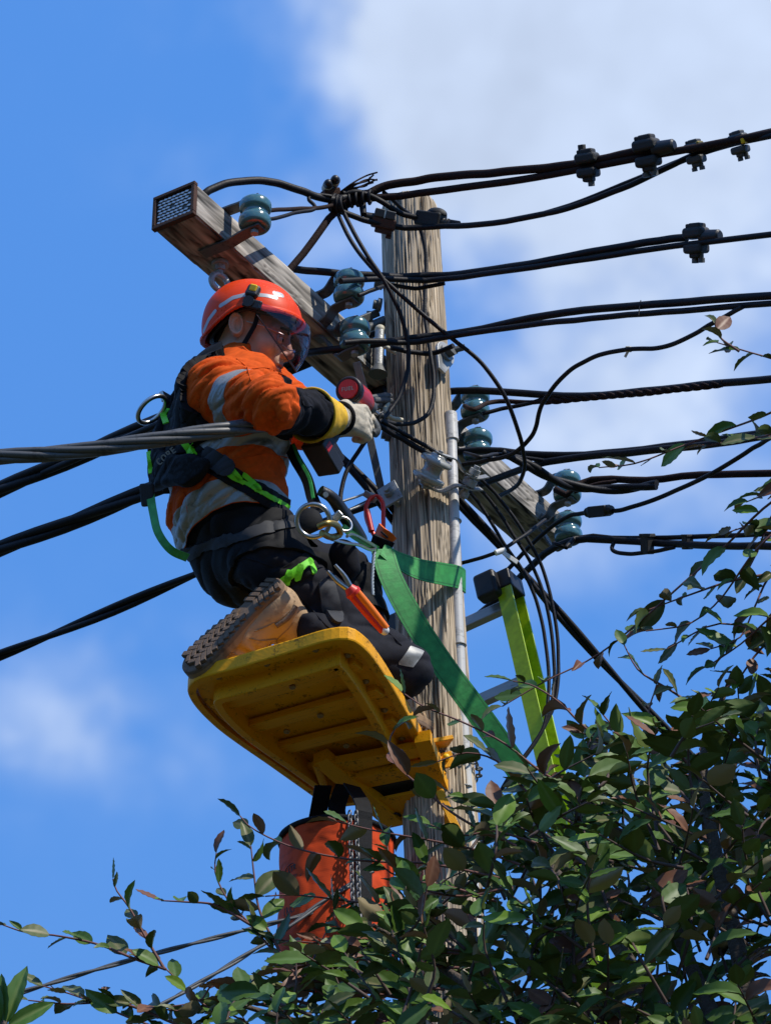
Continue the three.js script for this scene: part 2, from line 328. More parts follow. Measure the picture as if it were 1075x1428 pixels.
// split a mesh along fn = 0: [inside (fn > 0), outside]; the inside can be lifted off the surface with closed edges
function split(geo, fn, lift = 0) {
  const g = geo.index ? geo : mergeVertices(geo), P0 = g.attributes.position, N0 = g.attributes.normal, I = g.index.array, n0 = P0.count;
  const val = new Float32Array(n0), v = V(0, 0, 0); for (let i = 0; i < n0; i++) val[i] = fn(v.fromBufferAttribute(P0, i));
  const pos = Array.from(P0.array), nor = Array.from(N0.array), edge = new Map();
  const cut = (a, b) => { const k = a < b ? a * 4194304 + b : b * 4194304 + a; let q = edge.get(k); if (q === undefined) { const t = val[a] / (val[a] - val[b]); q = pos.length / 3; for (let c = 0; c < 3; c++) { pos.push(pos[a * 3 + c] + (pos[b * 3 + c] - pos[a * 3 + c]) * t); nor.push(nor[a * 3 + c] + (nor[b * 3 + c] - nor[a * 3 + c]) * t); } edge.set(k, q); } return q; };
  const A = [], B = [], rim = [];
  for (let i = 0; i < I.length; i += 3) {
    const t = [I[i], I[i + 1], I[i + 2]], s0 = val[t[0]] > 0, s1 = val[t[1]] > 0, s2 = val[t[2]] > 0, n = s0 + s1 + s2;
    if (n === 3) A.push(...t); else if (n === 0) B.push(...t);
    else {
      const odd = [s0, s1, s2].indexOf(n === 1), a = t[odd], b = t[(odd + 1) % 3], c = t[(odd + 2) % 3], ab = cut(a, b), ac = cut(a, c);
      if (n === 1) { A.push(a, ab, ac); B.push(ab, b, c, ab, c, ac); rim.push(ab, ac); } else { B.push(a, ab, ac); A.push(ab, b, c, ab, c, ac); rim.push(ac, ab); }
    }
  }
  const fin = (ix, up) => {
    if (!ix.length) return null; const map = new Map(), p = [], nn = [], id = [];
    for (const i of ix) { let q = map.get(i); if (q === undefined) { q = p.length / 3; map.set(i, q); for (let c = 0; c < 3; c++) { p.push(pos[i * 3 + c] + nor[i * 3 + c] * up); nn.push(nor[i * 3 + c]); } } id.push(q); }
    if (up) for (let e = 0; e < rim.length; e += 2) {                       // closed edges
      const a = rim[e], b = rim[e + 1], k = p.length / 3, A3 = [0, 1, 2].map((c) => pos[a * 3 + c]), B3 = [0, 1, 2].map((c) => pos[b * 3 + c]), na = [0, 1, 2].map((c) => nor[a * 3 + c]), nb = [0, 1, 2].map((c) => nor[b * 3 + c]);
      const ex = B3.map((x, c) => x - A3[c]), m = [ex[1] * na[2] - ex[2] * na[1], ex[2] * na[0] - ex[0] * na[2], ex[0] * na[1] - ex[1] * na[0]], l = Math.hypot(...m) || 1;
      p.push(...A3, ...B3, ...B3.map((x, c) => x + nb[c] * up), ...A3.map((x, c) => x + na[c] * up)); for (let j = 0; j < 4; j++) nn.push(m[0] / l, m[1] / l, m[2] / l); id.push(k, k + 1, k + 2, k, k + 2, k + 3);
    }
    const q = new THREE.BufferGeometry(); q.setAttribute('position', new THREE.Float32BufferAttribute(p, 3)); q.setAttribute('normal', new THREE.Float32BufferAttribute(nn, 3)); q.setIndex(id); return boxUV(q);
  };
  return [fin(A, lift), fin(B, 0)];
}
function hit(f, px, py, t0 = 5.6, t1 = 9.5) {                            // where the pixel's ray meets a field's surface
  const r = ray(px, py); let t = t0; const p = V(0, 0, 0);
  for (let i = 0; i < 220; i++) { p.copy(CAM).addScaledVector(r, t); const d = f(p); if (d < 0.0006) return p.clone(); t += Math.max(0.0008, d * 0.7); if (t > t1) break; }
  return null;
}
function trace(f, pts, per = 6) {                                         // polyline of pixels laid on a surface
  const out = [];
  for (let i = 0; i + 1 < pts.length; i++) for (let k = 0; k < per + (i + 2 === pts.length ? 1 : 0); k++) { const t = k / per; const q = hit(f, mixN(pts[i][0], pts[i + 1][0], t), mixN(pts[i][1], pts[i + 1][1], t)); if (q) out.push(q); }
  return out;
}
// ---------------------------------------------------------------- ground
{
  const g = new THREE.PlaneGeometry(1600, 1600, 1, 1).rotateX(-Math.PI / 2); const uv = g.attributes.uv; for (let i = 0; i < uv.count; i++) uv.setXY(i, uv.getX(i) * 800, uv.getY(i) * 800);
  const grass = tex(256, 256, (u, v) => { const n = 0.5 + 0.8 * tile(u, v, 8, 31), m = tile(u, v, 30, 32); return [0.17 + 0.06 * n + 0.05 * m, 0.19 + 0.06 * n + 0.06 * m, 0.13 + 0.04 * n]; });
  const o = new THREE.Mesh(g, new THREE.MeshStandardMaterial({ map: grass, roughness: 0.95 })); o.name = 'ground'; o.receiveShadow = true; o.userData = { kind: 'structure', label: 'grassy verge below the power pole' }; scene.add(o);
}

// ---------------------------------------------------------------- the crossarm's own axes
const PHI = THREE.MathUtils.degToRad(57.4);
const A = V(Math.cos(PHI), 0, -Math.sin(PHI));                            // along the arm, away from the camera
const N = V(Math.sin(PHI), 0, Math.cos(PHI));                             // its sunny side
const UP = V(0, 1, 0);
const ARM0 = V(-0.55697, 6.2748, -5.94583), ARM_L = 2.03, AT = 0.06, AB = -0.045, AN = 0.06, AF = -0.073;         // top, bottom, sunny and far faces
const arm = (t, n = 0, h = 0) => ARM0.clone().addScaledVector(A, t).addScaledVector(N, n).addScaledVector(UP, h);

// ---------------------------------------------------------------- pole
const grain = tex(512, 512, (u, v) => { const k = (a, b) => 0.5 * fbm(a * 60, b * 3, 6, 3) + 0.5 * noise(a * 150, b * 7, 2) + 0.35 * Math.min(0.3, Math.abs(noise(a * 40, b * 2, 9))) * 3; const n = k(u, v) * (1 - u) * (1 - v) + k(u - 1, v) * u * (1 - v) + k(u, v - 1) * (1 - u) * v + k(u - 1, v - 1) * u * v; const g = Math.min(1, Math.max(0.35, 0.70 + 0.75 * n)); return [g, g * 0.985, g * 0.96]; });
const POLE_TOP = P(571, 288, 0), POLE_LOW = P(611, 1080, 0);
const poleDir = POLE_TOP.clone().sub(POLE_LOW).normalize();
const poleAt = (y) => POLE_LOW.clone().addScaledVector(poleDir, (y - POLE_LOW.y) / poleDir.y);
const poleR = (y) => 0.087 + (POLE_TOP.y - y) * 0.0055;
{
  const base = poleAt(0);
  const t = thing('utility_pole', 'weathered grey timber power pole carrying the crossarm', 'power pole', base);
  const SEG = 260, ys = []; for (let y = 0; y < 3.6; y += 0.3) ys.push(y); const hT = POLE_TOP.y; for (let y = 3.6; y < hT; y += 0.0065) ys.push(y); ys.push(hT);
  const pos = [], col = [], idx = [], uv = [];
  for (let r = 0; r < ys.length; r++) {
    for (let s = 0; s <= SEG; s++) {
      const th = s / SEG * Math.PI * 2, c = Math.cos(th), sn = Math.sin(th); let y = ys[r];
      const wob = 0.35 * noise(c * 1.3, y * 0.9, sn * 1.3);
      const gx = c * 4 + wob, gz = sn * 4 + wob;
      const g1 = noise(gx * 3.4, y * 1.0, gz * 3.4), g2 = noise(gx * 8.5, y * 2.0 + 9, gz * 8.5), g3 = noise(gx * 19, y * 3.2 + 3, gz * 19);
      const crack = sst(0.10, 0.0, Math.abs(g1)) * sst(-0.25, 0.2, noise(gx * 1.1, y * 1.6 + 40, gz * 1.1));
      const crack2 = sst(0.10, 0.0, Math.abs(g2)) * 0.8;
      // a knot about 0.37 m below the top
      let kn = 0; { const dx = (th - 1.15) * 0.09 - 0.004, dy = y - (hT - 0.47); kn = Math.exp(-(dx * dx + dy * dy) / 0.00045); }
      let rad = poleR(y) + 0.0022 * g1 + 0.0016 * g2 + 0.0009 * g3 - 0.011 * crack - 0.0045 * crack2 + 0.006 * kn - 0.008 * Math.max(0, kn - 0.72) * 3;
      if (r === ys.length - 1) y += 0.012 * g1 + 0.012 * g2 - 0.006;
      if (y > hT - 0.05) rad *= 1 - 0.10 * Math.pow((y - hT + 0.05) / 0.05, 3) - 0.05 * Math.max(0, g1) * ((y - hT + 0.05) / 0.05);
      const p = poleAt(y); pos.push(p.x + c * rad, y, p.z + sn * rad); uv.push(s / SEG * 2, y);
      const k = 0.95 + 0.70 * g2 + 0.75 * g3 + 0.25 * g1, w = 0.5 + 0.9 * fbm(c * 1.6, y * 0.8, sn * 1.6, 3);
      const cr = 1 - 0.62 * Math.max(crack, crack2);
      col.push(mixN(0.62, 0.70, w) * k * cr, mixN(0.50, 0.60, w) * k * cr, mixN(0.35, 0.47, w) * k * cr);
    }
    if (r) for (let s = 0; s < SEG; s++) { const a = (r - 1) * (SEG + 1) + s, b = a + SEG + 1; idx.push(a, b, a + 1, a + 1, b, b + 1); }
  }
  const ci = pos.length / 3; pos.push(poleAt(hT).x, hT - 0.004, poleAt(hT).z); col.push(0.3, 0.25, 0.19); uv.push(0, 0);
  const last = (ys.length - 1) * (SEG + 1); for (let s = 0; s < SEG; s++) idx.push(last + s, ci, last + s + 1);
  const g = new THREE.BufferGeometry(); g.setAttribute('position', new THREE.Float32BufferAttribute(pos, 3)); g.setAttribute('color', new THREE.Float32BufferAttribute(col, 3)); g.setAttribute('uv', new THREE.Float32BufferAttribute(uv, 2)); g.setIndex(idx); g.computeVertexNormals();
  part(t, 'shaft', g, new THREE.MeshStandardMaterial({ vertexColors: true, map: grain, roughness: 0.92, bumpMap: grain, bumpScale: 0.0016, side: THREE.DoubleSide }));
  // square washer and nut of the through bolt
  const c = P(544, 689, 0.10), nx = V(-0.42, 0.1, 0.9).normalize(), ex = V(0.9, 0.42, 0.38); ex.addScaledVector(nx, -ex.dot(nx)).normalize(); const ey = nx.clone().cross(ex);
  const w = part(t, 'square_washer', rbox(0.058, 0.075, 0.008, 0.002).applyMatrix4(frame(c, ex, ey, nx)), M.galv);
  part(w, 'nut', hexNut(c.clone().addScaledVector(nx, 0.012), nx, 0.016, 0.018), M.galv);
  part(t, 'through_bolt', bar(c.clone().addScaledVector(nx, -0.12), c.clone().addScaledVector(nx, 0.03), 0.009), M.galv);
  // bolt ends on the left of the pole
  for (const [px, py] of [[529, 425], [531, 395], [541, 606]]) part(t, 'bolt', join([disc(P(px, py, 0.02), V(-1, 0.1, 0.2), 0.02, 0.012), hexNut(P(px - 4, py, 0.02), V(-1, 0.1, 0.2), 0.014, 0.02)]), M.galvDark);
}

// ---------------------------------------------------------------- crossarm
{
  const t = thing('crossarm', 'weathered square timber crossarm bolted across the pole, with a nail plate on its end', 'crossarm', arm(0.9507, 0, AB));
  const mk = (len, nu, nv) => {
    const H0 = AT - AB, W0 = AN - AF; const g = new THREE.BoxGeometry(len, H0, W0, nu, nv, nv), p = g.attributes.position, n = g.attributes.normal, col = [];
    for (let i = 0; i < p.count; i++) {
      let x = p.getX(i), y = p.getY(i), z = p.getZ(i);
      const g1 = noise(x * 5 + y * 6, y * 46, z * 46), g2 = noise(x * 11 + y * 14, y * 110, z * 110), g3 = fbm(x * 3, y * 9, z * 9 + 4, 3);
      const cr = sst(0.07, 0, Math.abs(g1)) * sst(-0.15, 0.25, noise(x * 2.5, y * 8, z * 8));
      const d = 0.0014 * g2 + 0.001 * g1 - 0.004 * cr; const ey = 0.5 * H0 - 1e-4, ez = 0.5 * W0 - 1e-4;
      const k = (Math.abs(y) > ey ? 1 : 0) + (Math.abs(z) > ez ? 1 : 0) + (Math.abs(x) > len / 2 - 1e-4 ? 1 : 0);
      const b = k > 1 ? -0.0035 - 0.002 * Math.abs(g1) : 0;                 // worn arris
      p.setXYZ(i, x + Math.sign(x) * (Math.abs(x) > len / 2 - 1e-4 ? b * 0.5 : 0), y + (Math.abs(y) > ey ? Math.sign(y) * (d + b) : 0), z + (Math.abs(z) > ez ? Math.sign(z) * (d + b) : 0));
      const s = (1.0 + 1.2 * g2 + 0.9 * g1 + 0.6 * g3) * (1 - 0.55 * cr);
      col.push(0.275 * s, 0.252 * s, 0.220 * s);
    }
    g.setAttribute('color', new THREE.Float32BufferAttribute(col, 3)); g.computeVertexNormals(); return g;
  };
  const xf = new THREE.Matrix4().makeBasis(A, UP, N).setPosition(arm(ARM_L / 2, (AN + AF) / 2, (AT + AB) / 2));
  part(t, 'beam', mk(ARM_L, 420, 26).applyMatrix4(xf), new THREE.MeshStandardMaterial({ vertexColors: true, roughness: 0.92, bumpMap: speck, bumpScale: 0.0008, side: THREE.DoubleSide }));
  // dark steel band round the end, and the punched nail plate in it
  const e = -0.007, bw = 0.011, n0 = AF - 0.003, n1 = AN + 0.003, b0 = AB - 0.003, b1 = AT + 0.003, nm = (AN + AF) / 2, hm = (AT + AB) / 2;
  part(t, 'end_band', join([
    strapBox(arm(e, n0, b1 - bw / 2), arm(e, n1, b1 - bw / 2), UP, bw, 0.016), strapBox(arm(e, n0, b0 + bw / 2), arm(e, n1, b0 + bw / 2), UP, bw, 0.016),
    strapBox(arm(e, n0 + bw / 2, b0 + bw), arm(e, n0 + bw / 2, b1 - bw), N, bw, 0.016), strapBox(arm(e, n1 - bw / 2, b0 + bw), arm(e, n1 - bw / 2, b1 - bw), N, bw, 0.016)]), M.rust);
  const pl = part(t, 'nail_plate', rbox(0.118, 0.086, 0.003, 0.001).applyMatrix4(frame(arm(-0.004, nm, hm), N, UP, A.clone().negate())), M.galvDark);
  const loz = []; const sh = new THREE.Shape(); sh.moveTo(-0.0074, -0.0012); sh.lineTo(-0.003, 0.0034); sh.lineTo(0.0074, 0.0012); sh.lineTo(0.003, -0.0034);
  const lg = new THREE.ExtrudeGeometry(sh, { depth: 0.0025, bevelEnabled: true, bevelSize: 0.0008, bevelThickness: 0.0008, bevelSegments: 1 });
  for (let j = 0; j < 8; j++) for (let i = 0; i < 8; i++) { const x = -0.050 + i * 0.0142 + (j % 2) * 0.0048 + rr(-0.0005, 0.0005), y = -0.0355 + j * 0.0102 + rr(-0.0005, 0.0005); if (Math.abs(x) > 0.0535 || rnd() < 0.03) continue; loz.push(lg.clone().applyMatrix4(frame(arm(-0.0058, nm + x, hm + y), N, UP, A.clone().negate()))); }
  part(pl, 'punched_teeth', join(loz), M.steel);
  // steel strap nailed round the arm beside the band, and the flat brace down to the pole
  part(t, 'brace', join([strapBox(arm(0.80, 0.064, -0.02), arm(0.80, 0.064, -0.047), A, 0.03, 0.005), strapBox(P(497, 505, 0.14), P(508, 545, 0.10), CR, 0.022, 0.005)]), M.galv, 'pale flat steel brace under the beam');
  part(t, 'dark_brace', strapBox(P(513, 598, 0.06), P(533, 690, 0.0), CR, 0.022, 0.006), M.galvDark);
  // eye bolt hanging below the near end
  const q = arm(0.205, -0.005, AB);
  part(t, 'eye_bolt', join([disc(q.clone().add(V(0, -0.008, 0)), UP, 0.024, 0.01), hexNut(q.clone().add(V(0, -0.02, 0)), UP, 0.016, 0.018), bar(q.clone(), q.clone().add(V(0, -0.045, 0)), 0.009),
    torus(q.clone().add(V(0, -0.068, 0)), V(0.55, 0, 0.8), 0.026, 0.0085, Math.PI * 2)]), M.galv);
  for (const [tt, h] of [[0.37, -1], [0.93, -1], [1.55, -1]]) part(t, 'bolt', join([disc(arm(tt, 0, h * 0.048), UP, 0.018, 0.006), hexNut(arm(tt, 0, h * 0.056), UP, 0.012, 0.014)]), M.galvDark);
}

// ---------------------------------------------------------------- shackle insulators
const insG = (() => {                                                     // two round lobes and a groove, axis up
  const pr = [[0.0, -0.046], [0.022, -0.046], [0.036, -0.0445], [0.0425, -0.038], [0.0445, -0.027], [0.0435, -0.016], [0.0395, -0.010], [0.0345, -0.0065], [0.0325, 0], [0.0345, 0.0065], [0.0395, 0.010], [0.0435, 0.016], [0.0445, 0.027], [0.0425, 0.037], [0.036, 0.0435], [0.024, 0.0455], [0.019, 0.047], [0.0, 0.047]];
  const c = new THREE.SplineCurve(pr.map((q) => new THREE.Vector2(q[0], q[1]))); return new THREE.LatheGeometry(c.getPoints(60).map((q) => new THREE.Vector2(Math.max(0, q.x), q.y)), 40);
})();
function sheetPath(pts, w, th, wd) { return ribbon(pts, [wd, wd], w, th, 10); }
const INS = [];
function shackle(t, off, h, label, upEnd, loEnd) {
  const c = arm(t, off, h); const o = thing('shackle_insulator', label, 'insulator', c, 'glazed shackle insulators on the crossarm');
  part(o, 'porcelain', insG.clone().rotateY(rr(0, 6)).translate(c.x, c.y, c.z), M.glaze);
  const L = (n, y) => arm(t, n, y);
  part(o, 'upper_strap', sheetPath([L(off + 0.02, h + 0.052), L(off - 0.02, h + 0.052), L(off - 0.045, h + 0.05), ...upEnd.map(([n, y]) => L(n, y))], 0.036, 0.0055, A), M.galvDark);
  part(o, 'lower_strap', sheetPath([L(off + 0.024, h - 0.051), L(off - 0.02, h - 0.051), L(off - 0.05, h - 0.056), ...loEnd.map(([n, y]) => L(n, y))], 0.036, 0.0055, A), M.galvDark);
  part(o, 'pin', join([bar(L(off, h - 0.062), L(off, h + 0.062), 0.007), hexNut(L(off, h - 0.06), UP, 0.0115, 0.011), hexNut(L(off, h + 0.059), UP, 0.0115, 0.01)]), M.galv);
  INS.push(c); return c;
}
const hi = [[0.075, 0.064], [0.04, 0.0645], [0.0, 0.0645]], lo = [[0.07, -0.0505], [0.03, -0.0505], [-0.02, -0.0505]];
shackle(0.143, 0.152, 0.012, 'blue-green insulator at the crossarm end with the nail plate', hi, lo);
shackle(0.600, 0.155, 0.050, 'blue-green insulator on the crossarm above the orange helmet side', [[0.08, 0.068], [0.04, 0.0645]], [[0.085, -0.03], [0.066, -0.04]]);
shackle(0.640, 0.150, -0.090, 'blue-green insulator hung below the crossarm just left of the pole', [[0.09, -0.055], [0.0665, -0.045], [0.0665, -0.02]], [[0.085, -0.13], [0.05, -0.062], [0.02, -0.0515]]);
shackle(1.290, 0.155, 0.048, 'blue-green insulator on the crossarm just right of the pole, above the conduit end', [[0.08, 0.068], [0.04, 0.0645]], [[0.085, -0.03], [0.066, -0.04]]);
shackle(1.310, 0.150, -0.090, 'blue-green insulator below the crossarm beside the white conduit', [[0.09, -0.055], [0.0665, -0.045], [0.0665, -0.02]], [[0.085, -0.13], [0.05, -0.062], [0.02, -0.0515]]);
shackle(1.850, 0.155, 0.053, 'blue-green insulator above the far end of the crossarm', [[0.08, 0.068], [0.04, 0.0645]], [[0.085, -0.03], [0.066, -0.04]]);
shackle(1.855, 0.150, -0.095, 'blue-green insulator below the far end of the crossarm', [[0.09, -0.055], [0.0665, -0.045], [0.0665, -0.02]], [[0.085, -0.13], [0.05, -0.062], [0.02, -0.0515]]);

// ---------------------------------------------------------------- grey service shackle on the pole
{
  const c = P(603, 655, 0.16); const t = thing('service_shackle', 'white porcelain service shackle in a galvanised bracket on the pole', 'insulator', c);
  const ax = cv(0.42, 0.88, 0.1), side = cv(0.86, -0.36, -0.32); side.addScaledVector(ax, -side.dot(ax)).normalize(); const fr = side.clone().cross(ax).normalize();
  const o = (a, s, f = 0) => c.clone().addScaledVector(ax, a).addScaledVector(side, s).addScaledVector(fr, f);
  const q = new THREE.Quaternion().setFromRotationMatrix(new THREE.Matrix4().makeBasis(side, ax, side.clone().cross(ax)));
  const dg = new THREE.LatheGeometry(new THREE.SplineCurve([[0.0, -0.046], [0.02, -0.046], [0.026, -0.038], [0.041, -0.034], [0.0465, -0.027], [0.045, -0.019], [0.032, -0.015], [0.027, -0.008], [0.0265, 0], [0.027, 0.008], [0.032, 0.015], [0.045, 0.019], [0.0465, 0.027], [0.041, 0.034], [0.026, 0.038], [0.02, 0.046], [0, 0.046]].map((q) => new THREE.Vector2(...q))).getPoints(64).map((q) => new THREE.Vector2(Math.max(0, q.x), q.y)), 40);
  part(t, 'porcelain', dg.applyQuaternion(q).translate(c.x, c.y, c.z), M.glazeGrey);
  part(t, 'upper_strap', sheetPath([o(0.05, -0.012), o(0.05, 0.012), o(0.052, 0.05), o(0.03, 0.085), o(0.028, 0.125), o(0.045, 0.155)], 0.036, 0.004, fr), M.galv);
  part(t, 'lower_strap', sheetPath([o(-0.05, -0.012), o(-0.05, 0.012), o(-0.045, 0.05), o(-0.012, 0.085), o(-0.006, 0.125), o(0.006, 0.155)], 0.036, 0.004, fr), M.galv);
  part(t, 'pin', bar(o(-0.058, 0), o(0.058, 0), 0.007), M.galv);
  part(t, 'bolt', join([bar(o(-0.04, 0.115), o(0.06, 0.115), 0.009), hexNut(o(0.042, 0.115), ax, 0.017, 0.016), hexNut(o(0.010, 0.115), ax, 0.022, 0.02), hexNut(o(-0.026, 0.115), ax, 0.015, 0.016)]), M.galv);
}
// ---------------------------------------------------------------- pole fittings
{
  const c = P(619, 494, 0.085); const t = thing('eye_plate', 'galvanised teardrop eye plate bolted to the right side of the pole', 'pole bracket', c);
  const nx = V(0.75, 0.05, 0.66).normalize(), ey = V(-0.12, -0.95, 0.28); ey.addScaledVector(nx, -ey.dot(nx)).normalize(); const ex = ey.clone().cross(nx);
  const s = new THREE.Shape(); s.absarc(0, 0, 0.036, Math.PI * 0.12, Math.PI * 0.88, true); s.lineTo(-0.012, 0.075); s.lineTo(0.012, 0.075);
  part(t, 'plate', new THREE.ExtrudeGeometry(s, { depth: 0.006, bevelEnabled: true, bevelSize: 0.0015, bevelThickness: 0.0015, bevelSegments: 2 }).applyMatrix4(frame(c, ex, ey, nx)), M.galv);
  part(t, 'washer', disc(c.clone().addScaledVector(nx, 0.012), nx, 0.026, 0.008), M.galv);
  part(t, 'nut', hexNut(c.clone().addScaledVector(nx, 0.026), nx, 0.019, 0.022), M.galvDark);
  part(t, 'rod', bar(c.clone().addScaledVector(nx, 0.02), P(648, 484, 0.1), 0.0095), M.galvDark);
}
{
  const b = P(528, 520, 0.06); const t = thing('steel_pipe_end', 'short galvanised pipe with a flared foot hanging left of the pole', 'pipe', b);
  part(t, 'pipe', bar(P(530, 462, 0.06), P(528, 512, 0.06), 0.0145, 0.0145, 20), M.galv);
  part(t, 'flared_foot', bar(P(527, 522, 0.06), P(528, 510, 0.06), 0.028, 0.015, 20), M.galvDark);
  part(t, 'cap', new THREE.SphereGeometry(0.016, 16, 10).translate(...P(530, 460, 0.06).toArray()), M.cream);
}
single('cable_hook', 'cream plastic cable hook screwed to the left of the pole', 'hook', tube([P(533, 560, 0.10), P(541, 563, 0.14), P(537, 572, 0.16), P(545, 582, 0.15), P(561, 586, 0.13)], 0.0065, 10), M.cream, P(545, 578, 0.11));
single('cable_cleat', 'small cream cable cleat nailed to the pole below the bundled cables', 'cleat', tube([P(530, 478, 0.09), P(540, 485, 0.12), P(552, 492, 0.12)], 0.007, 8), M.cream, P(540, 485, 0.10));

// ---------------------------------------------------------------- conduit up the right of the pole
{
  const bot = poleAt(0).add(V(0.115, 0, 0.03)); const t = thing('conduit', 'white plastic conduit running up the right side of the pole', 'conduit', bot);
  const top = P(628, 577, 0.05), mid = P(632, 700, 0.06), low = P(655, 1170, 0.05);
  part(t, 'pipe', tube([P(629, 612, 0.05), mid, P(642, 950, 0.055), low, bot], 0.0155, 18, 20), M.pvc);
  part(t, 'socket', join([bar(P(630, 614, 0.05), top, 0.019, 0.0185, 20), torus(P(630, 614, 0.05), poleDir, 0.018, 0.002)]), M.pvc);
  for (const y of [727, 900, 1098]) { const f = (y - 700) / 250; const c = P(633 + f * 9.5, y, 0.057); part(t, 'saddle_clip', join([torus(c, poleDir, 0.0165, 0.0028), bar(c.clone().add(V(-0.016, 0, -0.01)), c.clone().add(V(-0.05, 0, -0.02)), 0.003)]), M.galv); }
}

// ---------------------------------------------------------------- ladder standing behind the pole
{
  const dzL = -0.42;
  const q0 = P(700, 822, dzL), q1 = P(806, 1280, dzL + 0.06);
  const dir = q1.clone().sub(q0).normalize();                              // down the stile
  const foot = q0.clone().addScaledVector(dir, (q0.y - 0.05) / -dir.y);
  const rg = P(712, 957, dzL).sub(P(660, 976, dzL - 0.06)).normalize(); rg.addScaledVector(dir, -rg.dot(dir)).normalize();   // along the rungs
  const nn = rg.clone().cross(dir).normalize();
  const t = thing('ladder', 'lime fibreglass ladder with black end caps standing behind the pole', 'ladder', foot);
  const W = 0.36;
  for (const k of [0, 1]) {
    const o0 = q0.clone().addScaledVector(rg, -W * k), L = q0.distanceTo(foot); const s = k ? -1 : 1;
    const sh = new THREE.Shape(); const w = 0.088, d = 0.045, th = 0.005; const pt = [[-w / 2, 0], [w / 2, 0], [w / 2, d], [w / 2 - th, d], [w / 2 - th, th], [-w / 2 + th, th], [-w / 2 + th, d], [-w / 2, d]];
    sh.moveTo(...pt[0]); for (const p of pt.slice(1)) sh.lineTo(...p);
    const g = new THREE.ExtrudeGeometry(sh, { depth: L, bevelEnabled: true, bevelSize: 0.0008, bevelThickness: 0.0008, bevelSegments: 1 });
    part(t, 'stile', boxUV(g.applyMatrix4(frame(o0, nn.clone().multiplyScalar(s), rg.clone().multiplyScalar(s), dir))), M.limeFibre);
    const c0 = o0.clone().addScaledVector(dir, -0.004);
    part(t, 'end_cap', join([rbox(0.098, 0.056, 0.06, 0.006).applyMatrix4(frame(c0.clone().addScaledVector(rg, s * 0.022), nn, rg, dir)),
      rbox(0.05, 0.07, 0.085, 0.012).applyMatrix4(frame(c0.clone().addScaledVector(rg, -s * 0.02).addScaledVector(nn, (nn.dot(FW) > 0 ? -1 : 1) * 0.056).addScaledVector(dir, 0.012), nn, rg, dir))]), M.blackPlastic);
  }
  const stp = P(711, 957, dzL).distanceTo(P(752, 1132, dzL + 0.03));
  for (const y of [0.06, ...Array.from({ length: 12 }, (_, i) => q0.distanceTo(P(711, 957, dzL)) + i * stp)]) if (y < q0.distanceTo(foot) - 0.1) { const c = q0.clone().addScaledVector(dir, y); part(t, 'rung', strapBox(c.clone(), c.clone().addScaledVector(rg, -W), dir, 0.036, 0.03, 0.006), M.alu); }
}
// ---------------------------------------------------------------- cables
const pp = (a) => a.map(([x, y, d]) => P(x, y, d));
function cable(label, pts, r, m = M.cable, o = {}) {
  let w = pp(pts); let g;
  const run = (a, b) => b.clone().addScaledVector(b.clone().sub(a).normalize(), 5);                    // the lines go on beyond the frame
  if (Math.abs(pts[0][0] - 537) > 660) w.unshift(run(w[1], w[0])); if (Math.abs(pts[pts.length - 1][0] - 537) > 660) w.push(run(w[w.length - 2], w[w.length - 1]));
  if (!o.twist) { const c = new THREE.CatmullRomCurve3(w, false, 'centripetal'), n = (w.length - 1) * 3, q = []; for (let i = 0; i <= n; i++) { const p = c.getPoint(i / n); if (i && i < n) p.add(V(rr(-1, 1), rr(-1, 1), rr(-1, 1)).multiplyScalar(r * 0.13)); q.push(p); } w = q; o = { per: 4, ...o }; }
  if (o.twist) g = twisted(w, o.twist[0], r, o.twist[1], o.twist[2], o.seg ?? 7); else g = tube(w, r, o.seg ?? 9, o.per ?? 8);
  const extra = [];
  if (o.wrap) for (const [a, b, R, rr0, pitch] of o.wrap) {                 // helical tie wound on the cable
    const c = new THREE.CatmullRomCurve3(w, false, 'centripetal'), q = []; for (let i = 0; i <= 16; i++) q.push(c.getPointAt(a + (b - a) * i / 16)); extra.push(twisted(q, R * 0.9, rr0, 3, 0.10, 6));
  }
  const name = o.name ?? 'cable';
  const c = single(name, label, 'cable', g, m, w[Math.floor(w.length / 2)], o.group);
  if (extra.length) { const q = part(c, 'wire_tie', join(extra), o.tieMat ?? M.cableBrown); }
  return c;
}
const R1 = 0.0108, R2 = 0.0084, R3 = 0.0062;
// --- top line
cable('thick black cable arching from behind the crossarm end over to the cable knot', [[278, 277, 0.60], [290, 267, 0.60], [315, 256, 0.58], [350, 252, 0.54], [390, 256, 0.49], [425, 268, 0.44], [465, 279, 0.38], [492, 272, 0.35], [520, 269, 0.33]], R1 * 1.05);
cable('thin dark wire looped round the insulator at the nail plate end', [[338, 297, 0.66], [352, 299, 0.70], [375, 294, 0.66], [410, 291, 0.52], [445, 290, 0.42], [475, 284, 0.36]], R3, M.cableBrown, { group: 'ties' });
cable('thin dark tail wire below the first insulator tie', [[352, 306, 0.69], [382, 305, 0.62], [410, 297, 0.52], [440, 289, 0.43], [430, 277, 0.43], [440, 272, 0.42], [462, 274, 0.40]], R3 * 0.9);
cable('topmost thick brownish cable from the cable knot ending in a capped clamp', [[475, 282, 0.36], [505, 274, 0.34], [540, 259, 0.34], [600, 249, 0.38], [680, 241, 0.48], [760, 234, 0.58], [830, 224, 0.66], [880, 213, 0.72], [912, 208, 0.76]], R1 * 1.15, M.cableBrown);
